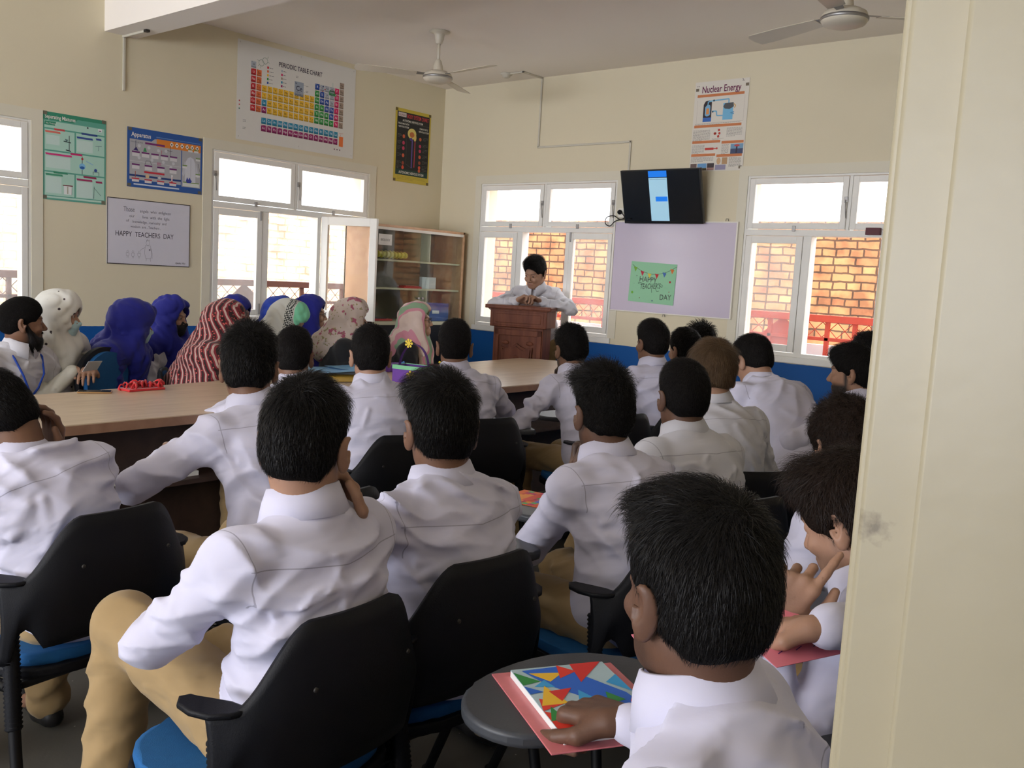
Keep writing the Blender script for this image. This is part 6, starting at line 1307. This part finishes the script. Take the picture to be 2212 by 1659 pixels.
P9 = seat(dict(name='P9', top=(1236, 703, 4.90), yaw=76, hyaw=64, hp=6, lean=20, seed=21, near=1, skin='b', stubble=.9, L=dict(w=(-.22, .34, .70), pole=(-1, -.3, -.6)), R=dict(rel='head', w=(.0, .14, -.18), d=(0, -.2, 1), pn=(0, -1, 0), pole=(.6, .4, -1)),
    hair=dict(top=.020, side=.008, back=.008, len=.022, curly=.6, amp=.004), label='person in white shirt with curly hair and beard, just right of the podium'),
    chl='black tablet chair with pale grey tablet, right of the table end', tablet=True, dy=-.02)
P10 = seat(dict(name='P10', top=(1414, 692, 5.15), yaw=70, hyaw=66, hp=2, lean=6, seed=23, near=1, skin='b', hair=dict(top=.016, side=.006, back=.008, len=.02, col='k2'), label='person in white shirt sitting upright under the mint green card'),
    chl='black chair under the lilac board, behind the curly bearded student')
P11 = seat(dict(name='P11', top=(1484, 710, 5.45), yaw=74, hyaw=70, hp=2, lean=8, seed=25, near=1, skin='c', hair=dict(top=.014, side=.010, back=.010, len=.02), label='person with smooth black hair between the upright student and the brown haired one'), chl='black chair by the front wall below the board')
P11b = seat(dict(name='P11b', top=(1518, 700, 5.72), yaw=74, hyaw=60, hp=2, lean=8, seed=27, near=0, skin='b', hair=dict(top=.020, side=.008, back=.010, len=.03, lift=.8), label='person with spiky tuft of hair, farthest back below the board'), chl='black chair nearest the front wall below the board')
P12 = seat(dict(name='P12', top=(1545, 738, 3.65), yaw=60, hyaw=38, hp=8, lean=12, curve=18, seed=29, near=2, skin='c', shirt=SHIRT2, hair=dict(top=.020, side=.016, back=.016, len=.042, lift=.12, sweep=(.5, -.2, 0), col='l', amp=.004, nape=-.004, rand=.12), label='person in off-white shirt with combed light brown hair'),
    chl='black chair of the brown haired student', dy=.0)
P13 = seat(dict(name='P13', top=(1482, 777, 3.12), yaw=72, hyaw=56, hp=4, lean=8, curve=18, seed=31, near=2, skin='d', shirt=SHIRT2, hair=dict(top=.010, side=.005, back=.006, len=.014, amp=.002, col='k2'), label='person in white shirt with very short round black hair, before the brown haired student'),
    chl='black chair of the student with round cropped hair')
P14 = seat(dict(name='P14', top=(1618, 724, 4.50), yaw=64, hyaw=66, hp=26, lean=34, curve=22, seed=33, near=1, skin='c', bulk=1.1, L=dict(w=(-.10, .55, .72)), R=dict(w=(.12, .55, .72)), hair=dict(top=.012, side=.006, back=.008, len=.018, col='k2'), label='large person in white shirt hunched forward below the right window'),
    chl='black chair of the hunched student below the right window', dy=.05)
P15 = seat(dict(name='P15', top=(1850, 746, 4.25), yaw=88, hyaw=100, hp=4, lean=12, seed=35, near=1, skin='c', stubble=1.0, L=dict(w=(-.2, .42, .86), pole=(-1, 0, -.4)), hair=dict(top=.020, side=.011, back=.012, len=.022, front=.070, col='k2', quiff=.01), label='bearded person in white shirt seen in profile beside the door frame'), chl='black chair of the bearded student by the door frame')
P15b = seat(dict(name='P15b', top=(1884, 722, 4.75), yaw=70, hyaw=60, hp=2, lean=6, seed=37, skin='c', hair=dict(top=.022, side=.01, back=.01, len=.024, curly=.7), label='person with curly black hair half hidden behind the bearded profile'), chl='black chair behind the bearded student, nearly hidden by the door frame')
P16 = seat(dict(name='P16', top=(1830, 866, 2.55), yaw=78, hyaw=56, hp=10, lean=8, seed=39, near=2, skin='c', hair=dict(top=.024, side=.020, back=.018, len=.020, curly=.8, amp=.008, lump=1.4, col='b', lift=.5, full=1), label='person with dense frizzy dark brown hair beside the door frame'), chl='black chair under the student with frizzy hair')
P17 = seat(dict(name='P17', top=(1812, 984, 1.86), yaw=88, hyaw=86, hp=24, lean=16, curve=20, seed=41, near=2, skin='c', stubble=.3, legs=dict(kL=(-.16, .44, .60), aL=(-.16, .42, .20), kR=(.12, .42, .57), aR=(.14, .40, .16)), L=dict(wp=(1668, 1345, 1.66), dp=(1738, 1225, 1.66), pn=(.5, .3, -.4), pole=(-.3, -.2, -1), curls=(.12, .75, .9, .95), thumb=.3, h=.0035),
    R=dict(wp=(1745, 1365, 1.45), dp=(1650, 1360, 1.52), pn=(0, 0, -1), pole=(.8, -.5, -.3), curl=.35, h=.0035), hair=dict(top=.020, side=.018, back=.016, len=.034, lift=.3, curly=.4, amp=.006, quiff=.022, full=1, slen=.022, front=.066, sweep=(-.3, 1, -.2), col='b'), label='person with wavy brown hair leaning forward, finger at his ear, pink card in hand'),
    chl='black tablet chair of the student with wavy brown hair', tablet=True, dy=.07)
# --- speaker
PM = person(dict(name='PM', hs=1.04, top=(1155, 556, 7.98), stand=True, yaw=203, hyaw=188, hp=24, hr=-5, lean=16, curve=16, near=2, seed=51, skin='c', scale=1.06, lookdown=True, shirt=SHIRT2, L=dict(wp=(1168, 650, 7.86), dp=(1140, 636, 7.78), pn=(.5, .5, -1), pole=(-1, .1, -.3), curl=.7), R=dict(wp=(1118, 650, 7.84), dp=(1150, 636, 7.78), pn=(-.5, .5, -1), pole=(1, .1, -.3), curl=.7),
    hair=dict(top=.020, side=.003, back=.006, len=.022, quiff=.012, lift=.4, amp=.004, front=.076, frontlen=.2), label='person in white shirt standing at the podium, looking down with clasped hands'))
# --- teachers and women behind the table
T1 = seat(dict(name='T1', top=(42, 642, 4.75), yaw=-70, hyaw=-16, hp=0, lean=4, seed=61, near=2, skin='b', beard=.034, stubble=.8, shirt=SHIRT2, bulk=1.06, hair=dict(top=.012, side=.010, back=.010, len=.008, n=900, amp=.0006, front=.060, label='black close-fitting cap'), label='bearded person in white shirt and black cap with a blue lanyard'), chl='chair of the bearded man with the lanyard')
def woman(**k):
    k.setdefault('woman', True); k.setdefault('trousers', BLACKC); k.setdefault('bulk', .94); k.setdefault('hs', .95); k.setdefault('neck', .85); k.setdefault('near', 1); k.setdefault('topname', 'coat')
    chl = k.pop('chl'); k.setdefault('L', dict(w=(-.04, .26, .68), d=(.8, .4, 0), pole=(-.35, -.1, -1))); k.setdefault('R', dict(w=(.04, .26, .70), d=(-.8, .4, 0), pole=(.35, -.1, -1))); return seat(k, chl=chl)
T2 = woman(name='T2', top=(128, 630, 5.05), yaw=-70, hyaw=-42, hp=4, lean=4, seed=63, skin='c', shirt=CREAM, mask=MBLU, scarf=dict(m=WDOT, drop=.26, cape=True), L=dict(w=(-.06, .25, .80), d=(.8, .6, .1)), R=dict(w=(.04, .24, .82), d=(-.8, .5, .1), sz=.92), label='person in white dotted headscarf and pale blue face mask', chl='chair of the woman in the white dotted headscarf')
T3 = woman(name='T3', top=(290, 653, 5.45), yaw=-50, hyaw=-16, hp=6, lean=10, seed=65, shirt=BLUES, mask=MBLU, scarf=dict(m=BLUES, drop=.34, cape=True, big=.012, back=1.1, open=(.055, .08, .075)), label='person wrapped in a large royal blue shawl, face turned away', chl='chair of the woman in the large blue shawl')
T4 = woman(name='T4', top=(368, 643, 5.95), yaw=-72, hyaw=-58, hp=2, lean=3, seed=67, skin='c', shirt=WCOAT, mask=MBLK, scarf=dict(m=BLUES, drop=.2, open=(.070, .12, .11), cape=True), label='person in royal blue headscarf and black mask, face turned to the camera', chl='chair of the woman in blue facing the camera')
T5 = woman(name='T5', top=(488, 652, 5.38), yaw=-36, hyaw=-14, hp=2, lean=8, seed=69, shirt=BROWNC, scarf=dict(m=STRIPE, drop=.26, cape=True, back=1.0, open=(.055, .08, .075)), label='person in maroon and cream striped shawl, seen from behind', chl='chair of the woman in the striped shawl')
T6 = woman(name='T6', top=(508, 640, 6.45), yaw=-70, hyaw=-52, hp=2, lean=4, seed=71, skin='c', shirt=WCOAT, mask=MBLK, scarf=dict(m=BLUES, drop=.2, open=(.060, .10, .09)), label='person in blue headscarf and black mask just behind the striped shawl', chl='chair behind the woman in the striped shawl')
T7 = woman(name='T7', top=(604, 642, 6.55), yaw=-50, hyaw=0, hp=2, lean=4, seed=73, near=0, shirt=WCOAT, scarf=dict(m=BLUEL, drop=.2), label='person in bright blue headscarf hidden behind the patterned grey scarf', chl='chair of the woman in the bright blue headscarf')
T8 = woman(name='T8', top=(640, 652, 5.75), yaw=-60, hyaw=-60, hp=26, lean=10, seed=75, skin='e', shirt=BLACKC, mask=MWHT, lookdown=True, scarf=dict(m=GEO, drop=.12, sh=.07, back=.5, open=(.060, .10, .085)), label='person in grey and mint patterned headscarf looking down, white mask', chl='chair of the woman in the patterned grey scarf')
T9 = woman(name='T9', top=(670, 641, 6.75), yaw=-50, hyaw=-48, hp=-2, lean=4, seed=77, skin='e', shirt=WCOAT, glasses=True, scarf=dict(m=BLUES, drop=.24, open=(.075, .125, .11)), label='person in blue headscarf with round glasses, face in profile', chl='chair of the woman with round glasses')
T10 = woman(name='T10', top=(758, 645, 6.15), yaw=-36, hyaw=-30, hp=2, lean=5, seed=79, skin='c', shirt=BLACKC, mask=MBLK, scarf=dict(m=FLORAL, drop=.12, sh=.07, back=.5), label='person in pale floral headscarf and black mask and coat', chl='chair of the woman in the floral headscarf')
T11 = woman(name='T11', top=(893, 657, 6.62), yaw=-54, hyaw=-56, hp=-10, lean=4, seed=81, skin='e', shirt=BLACKC, glasses=True, scarf=dict(m=PINKS, drop=.16, sh=.07, back=.5, open=(.075, .125, .105)), label='person in pink and green headscarf and glasses, looking up at the speaker', chl='chair of the woman in the pink and green headscarf')
# ------------------------------------------------------------------ things on the table and tablets
q = onZ(205, 848, TZ); r = empty('mobile_phone', (q[0], q[1], TZ), D(60), 'gold edged phone lying on the table at left', 'phone')
m = MB(); m.box((-.075, -.036, .0), (.075, .036, .008), mat('gold_metal_rim', srgb(176, 140, 96), .3, metal=.7), .003); m.build('case', r)
m = MB(); m.box((-.071, -.033, .008), (.071, .033, .0088), mat('dark_phone_glass', (.02, .02, .025), .1)); m.build('screen', r)
q = onZ(306, 842, TZ); rs = np.random.RandomState(8); REDR = mat('red_ribbon', srgb(196, 26, 34), .35, var=.25, scale=40, sheen=.3)
m = MB(); m.box((-.05, -.10, 0), (.05, .10, .012), REDR, .004)
for i in range(46):
    c_ = Vector((rs.uniform(-.045, .045), rs.uniform(-.105, .10), rs.uniform(.012, .030))); a = rs.uniform(0, 3.1); rr = rs.uniform(.010, .019)
    m.tube([c_+Vector((math.cos(t)*rr*math.cos(a), math.cos(t)*rr*math.sin(a), math.sin(t)*rr)) for t in np.linspace(0, 5.2, 9)], .0042, REDR, 6)
m.build('ribbon_garland', loc=(q[0], q[1], TZ), rz=.1, label='red ribbon rosette garland lying on the table at left', cat='garland')
BLC = mat('light_blue_card', srgb(130, 180, 220), .5, var=.03); YEC = mat('mustard_card', srgb(196, 160, 60), .6, var=.05); WHC = mat('white_paper', srgb(226, 226, 222), .7, var=.03)
def sheet(px, py, w, d, h0, rot, mm, label, lift=0, name='card'):
    q = onZ(px, py, TZ); m = MB(); g = [[(w*(i/8-.5), d*(j/4-.5), h0+lift*((i/8-.3)**2)*2) for j in range(5)] for i in range(9)]
    m.sheet(g, mm); m.sheet([[(a, b, c-.0015) for a, b, c in row] for row in g], mm); return m.build(name, loc=(q[0], q[1], TZ+.0035), rz=D(rot), label=label, cat='card')
sheet(700, 818, .52, .36, .001, 66, YEC, 'mustard yellow folder under the blue cards on the table')
sheet(706, 808, .50, .34, .022, 58, BLC, 'light blue card sheet on top of the mustard folder', .03)
sheet(757, 806, .26, .22, .034, 80, BLC, 'smaller blue card beside the bearded student', .02)
sheet(762, 812, .20, .10, .012, 60, WHC, 'white paper slip by the blue cards', .0)
def daisy(par, M, r_, mm, cm):
    m = MB()
    for k in range(7):
        a = k*2*math.pi/7; m.prism([(math.cos(a+o)*rad, math.sin(a+o)*rad) for o, rad in ((-.16, r_*.3), (-.34, r_*.78), (-.16, r_), (.16, r_), (.34, r_*.78), (.16, r_*.3))], 0, .0018, mm, M)
    m.prism([(math.cos(t)*r_*.4, math.sin(t)*r_*.4) for t in np.linspace(0, 6.28, 14)[:-1]], 0, .0025, mm, M); f_ = m.build('paper_flower', par)
    return f_
PURP = mat('purple_craft_foam', srgb(104, 60, 150), .7, var=.05); MINT = mat('mint_craft_paper', srgb(128, 196, 150), .7); YEL = mat('yellow_craft_foam', srgb(228, 200, 70), .7); MARO = mat('maroon_craft_paper', srgb(136, 30, 60), .6, var=.2); LILC = mat('lilac_ribbon_paper', srgb(176, 150, 206), .6)
def basket(px, py, w, h_, mm, rim, label, handle, yaw, fl):
    q = onZ(px, py, TZ); r = empty('craft_basket', (q[0], q[1], TZ), D(yaw), label, 'basket')
    m = MB(); t = .003
    for a, b in (((-w, -w*.7, 0), (w, -w*.7+t, h_)), ((-w, w*.7-t, 0), (w, w*.7, h_)), ((-w, -w*.7+t, 0), (-w+t, w*.7-t, h_)), ((w-t, -w*.7+t, 0), (w, w*.7-t, h_)), ((-w+t, -w*.7+t, 0), (w-t, w*.7-t, t))): m.box(a, b, mm)
    m.build('body', r)
    m = MB()
    for a, b in (((-w-.002, -w*.7-.002, h_-.02), (w+.002, -w*.7, h_+.004)), ((-w-.002, w*.7, h_-.02), (w+.002, w*.7+.002, h_+.004)), ((-w-.002, -w*.7, h_-.02), (-w, w*.7, h_+.004)), ((w, -w*.7, h_-.02), (w+.002, w*.7, h_+.004))): m.box(a, b, rim)
    m.build('rim', r)
    if handle:
        m = MB(); n = 24
        for i in range(n):
            a, b = math.pi*i/n, math.pi*(i+1)/n; P_ = lambda a_, rr: (math.cos(a_)*(w+rr), 0, h_-.03+math.sin(a_)*(handle+rr)); m.sheet([[(*P_(a, 0)[:1], -.014, P_(a, 0)[2]), (P_(a, 0)[0], .014, P_(a, 0)[2])], [(P_(b, 0)[0], -.014, P_(b, 0)[2]), (P_(b, 0)[0], .014, P_(b, 0)[2])]], mm)
        m.build('handle', r)
    for (x, z, rad, yy) in fl: daisy(r, Matrix.Translation((x, yy, z)) @ Matrix.Rotation(D(90), 4, 'X'), rad, YEL, YEL)
    return r
basket(893, 826, .105, .10, PURP, MINT, 'purple paper basket with mint rim, yellow flowers and tall handle', .16, 14, [(.03, .045, .034, -.078), (-.03, .235, .028, -.022)])
basket(948, 812, .075, .065, MARO, MARO, 'low maroon paper basket with a yellow flower beside the purple one', 0, 46, [(.02, .085, .030, -.056)])
q = onZ(872, 803, TZ); m = MB(); m.prism([(0, -.025), (.022, .0), (.014, .018), (0, .010), (-.014, .018), (-.022, 0)], 0, .003, mat('blue_craft_foam', srgb(70, 120, 180), .7), Matrix.Translation((0, 0, .055)) @ Matrix.Rotation(D(90), 4, 'X')); m.tube([(0, 0, 0), (0, 0, .05)], .0015, WHC, 5)
m.build('paper_heart', loc=(q[0], q[1]-.02, TZ), rz=D(50), label='small blue paper heart on a stick behind the purple basket', cat='decoration')
m = MB(); m.box((-.05, -.12, 0), (.05, .12, .045), PURP, .01); q = onZ(846, 800, TZ); m.build('purple_parcel', loc=(q[0], q[1], TZ), rz=.3, label='low purple and lilac paper parcel behind the bearded student', cat='parcel')
# notebook in its clear pink wrapper on the nearest tablet
def bright_book(px, py, yaw, rot, label, seed, squares=False):
    p = onZ(px, py, .7025); r = empty('notebook', (p[0], p[1], .7025), yaw+D(rot), label, 'notebook')
    w, h_ = (.205, .285); PAL = [(226, 60, 44), (40, 104, 200), (240, 190, 50), (50, 140, 66), (60, 160, 216), (214, 50, 44)]
    if not squares:
        m = MB(); m.box((-.135, -.165, 0), (.135, .165, .003), mat('pink_plastic_wrapper', srgb(214, 120, 124), .25, var=.25, scale=14, spec=.6), .001); m.build('wrapper', r)
        m = MB(); m.box((-w/2, -h_/2, .003), (w/2, h_/2, .016), WHC, .001); m.build('pages', r)
    z0 = .016 if not squares else 0
    c = Canvas(w, h_); c.base((176, 200, 206) if not squares else (226, 110, 60), .0015); rs = np.random.RandomState(seed)
    if squares:
        for i in range(8):
            for j in range(11): c.rect(.006+i*.0245, .006+j*.025, .022, .022, [(226, 84, 50), (240, 160, 50), (80, 110, 200), (90, 180, 110), (200, 50, 110), (236, 120, 60)][rs.randint(6)])
        c.rect(.02, .19, .12, .05, (240, 150, 60), .0006); c.rect(.05, .17, .10, .035, (226, 84, 60), .0008)
    else:
        c.poly([(.02, .275), (.105, .28), (.19, .14), (.205, .05), (.16, .06), (.05, .20)], (44, 104, 204), .0002)
        tri = [((.0, .0), (.0, .10), (.075, .035)), ((.03, .0), (.12, .0), (.09, .075)), ((.005, .12), (.04, .20), (.06, .12)), ((.0, .21), (.0, .27), (.04, .22)), ((.07, .09), (.13, .10), (.10, .17)), ((.12, .20), (.20, .285), (.13, .285)), ((.15, .0), (.205, .0), (.205, .09)), ((.13, .04), (.17, .10), (.19, .02)), ((.06, .215), (.10, .25), (.03, .26)), ((.0, .06), (.03, .06), (.02, .115)), ((.17, .19), (.205, .14), (.205, .22)), ((.05, .13), (.09, .18), (.04, .175)), ((.0, .10), (.05, .12), (.01, .15)), ((.035, .035), (.075, .05), (.045, .09)), ((.10, .0), (.15, .0), (.125, .045)), ((.135, .10), (.175, .11), (.15, .15)), ((.02, .20), (.06, .19), (.05, .225)), ((.18, .10), (.205, .09), (.205, .14)), ((.085, .225), (.13, .25), (.10, .285)), ((.0, .17), (.03, .175), (.0, .205))]
        for i, t_ in enumerate(tri): c.poly(t_, PAL[i % 6], .0004+.0001*(i % 4))
    o = c.place('cover', Matrix.Identity(4)); o.parent = r; o.matrix_world = Matrix.Identity(4); o.matrix_parent_inverse = Matrix.Identity(4); o.location = (-w/2, -h_/2, z0); r.scale = (.92, .92, .92); return r
bright_book(1262, 1522, P1['yaw'], -44, 'notebook with bright geometric triangles in a pink wrapper under the fist', 2)
bright_book(1172, 1082, P3['yaw'], 12, 'notebook cover of small coloured squares on the tablet beside the centre student', 5, True)
# pink card and scissors at the right
PINKC = mat('pink_card', srgb(236, 130, 150), .65, var=.04)
def pink(px, py, t, w, d, rot, tilt_, label):
    c = Canvas(w, d); c.base((236, 134, 152), .001)
    for i in range(4):
        x = .03+i*.04; c.line([(x+.012*math.cos(a), d*.45+.018*math.sin(a)) for a in np.linspace(.5, 5.6, 12)], .0018, (90, 40, 110)); c.line([(x, d*.2), (x+.02, d*.25)], .0016, (90, 40, 110))
    p = at(px, py, t); return c.place('pink_card', Matrix.Translation(p) @ Matrix.Rotation(D(rot), 4, 'Z') @ Matrix.Rotation(D(tilt_), 4, 'X') @ Matrix.Translation((-w/2, -d/2, 0)), label=label, cat='card')
pink(1450, 1405, 1.62, .11, .10, 60, 16, 'pink card with purple handwriting lying on khaki knees')
pink(1690, 1372, 1.56, .16, .14, 70, 14, 'pink card with purple handwriting held by the wavy haired student')
p = P17['loc']+rotz(P17['yaw']) @ np.array([.17, .50, 0]); r = empty('scissors', onZ(1748, 1240, .7035), D(-20), 'yellow-green handled scissors on a grey chair tablet', 'scissors')
LIME = mat('lime_plastic', srgb(176, 206, 40), .4); YELP = mat('yellow_plastic', srgb(226, 200, 60), .4)
for q_, mm in ((-1, LIME), (1, YELP)):
    m = MB(); m.tube([(q_*.012+.014*math.cos(a), -.03+.024*math.sin(a), .006) for a in np.linspace(0, 2*math.pi, 18, endpoint=False)], .0045, mm, 7, closed=True); m.tube([(q_*.006, -.006, .006), (0, .016, .005)], .0045, mm, 7); h_ = m.build('handle', r)
    m = MB(); m.prism([(q_*.001, .012), (-q_*.007, .016), (-q_*.012, .085), (-q_*.006, .05)], .003+.0012*(q_ > 0), .0045+.0012*(q_ > 0), METAL); m.build('blade', h_)
# empty blue padded chair across the table
p = at(316, 800, 5.0); r = empty('padded_armchair', (p[0]-.18, p[1]+.06, 0), D(-60), 'empty chair with rounded blue back pad across the table at left', 'chair')
def dome(w, h_, z0, n=26): return [(w*math.cos(t), z0+h_*math.sin(t)) for t in np.linspace(0, math.pi, n)]+[(-w*.94, z0-.16), (w*.94, z0-.16)]
RX2 = Matrix(((1, 0, 0, 0), (0, 0, -1, 0), (0, 1, 0, 0), (0, 0, 0, 1))) @ Matrix.Identity(4)
m = MB(); m.prism(dome(.225, .165, .77), -.0, .03, BLK, Matrix.Translation((0, -.22, 0)) @ RX2, .010); m.build('backrest', r)
m = MB(); m.prism(dome(.190, .145, .765), .0, .028, BLUEC, Matrix.Translation((0, -.195, 0)) @ RX2, .010); m.build('back_pad', r)
m = MB(); m.box((-.22, -.20, .42), (.22, .24, .48), BLUEC, .02); m.build('seat', r)
for q_ in (-1, 1):
    m = MB(); m.tube([(q_*.21, -.22, .50), (q_*.225, -.24, .0)], .014, BLKM); m.build('leg', r); m = MB(); m.tube([(q_*.21, .2, .42), (q_*.225, .22, .0)], .014, BLKM); m.build('leg', r)
    m = MB(); m.tube([(q_*.225, -.20, .66), (q_*.245, .02, .68), (q_*.245, .16, .66), (q_*.235, .2, .44)], .017, BLK); m.build('armrest', r)
# lanyards
def lanyard(K, label, z1=-.25, x=.0, col=(30, 70, 170)):
    c = lambda a, b, d: K['NB']+K['RC'] @ (np.array([a, b, d])*K['S']); mm = mat('blue_lanyard_ribbon', srgb(*col), .6); root = K['root']; inv = root.matrix_world
    r = bpy.data.objects.new('lanyard', None); COL.objects.link(r); r.location = root.location; r.rotation_euler = root.rotation_euler; tag(r, label, 'lanyard')
    m = MB()
    for q_ in (-1, 1): m.tube([c(q_*.082, -.01, .012), c(q_*.085, .085, -.03), c(q_*.064, .145, -.10), c(q_*.030+x, .165, -.17), c(x, .168, z1+.04)], .0055, mm, 6)
    m.build('ribbon', r)
    m = MB(); R3 = Matrix(np.column_stack([K['RC'][:, 0], K['RC'][:, 1], K['RC'][:, 2]]).tolist()).to_4x4(); R3.translation = Vector(c(x+.02, .170, z1))
    m.box((-.030, 0, -.045), (.030, .003, .040), mat('id_card_blue', srgb(70, 130, 180), .4), .002, R3); m.box((-.030, .003, .016), (.030, .0036, .040), WHC, 0, R3); m.box((-.010, .003, -.022), (.012, .0038, .008), mat('id_photo', (.12, .07, .05)), 0, R3); m.build('id_card', r)
    m = MB(); m.lathe([(.012, 0), (.013, .004), (.008, .006)], WHM, 14, Matrix.Translation(c(x-.008, .172, z1+.035)) @ Matrix.Rotation(D(-90), 4, 'X')); m.build('badge_reel', r)
lanyard(T1, 'blue lanyard with an identity card on the bearded man with the cap')
lanyard(T11, 'dark blue lanyard worn over the pink and green scarf', z1=-.26, col=(24, 44, 110))
p = T2['loc']+rotz(T2['yaw']) @ np.array([.03, .36, .85]); m = MB(); m.prism([(-.05, -.03), (.05, -.035), (.055, .04), (-.045, .035)], 0, .0015, WHC, Matrix.Rotation(.9, 4, 'X')); m.build('paper_slip', loc=p, rz=T2['yaw'], label='folded white paper held by the woman in the dotted scarf', cat='paper')
q = np.array([2.86, -4.75]); m = MB(); m.prism([(-.10, -.35), (.08, -.36), (.09, .34), (-.10, .36)], 0, .02, WHC); m.build('paper_stack', loc=(2.86, -4.70, .501), label='stack of white paper on the shelf under the table', cat='paper')
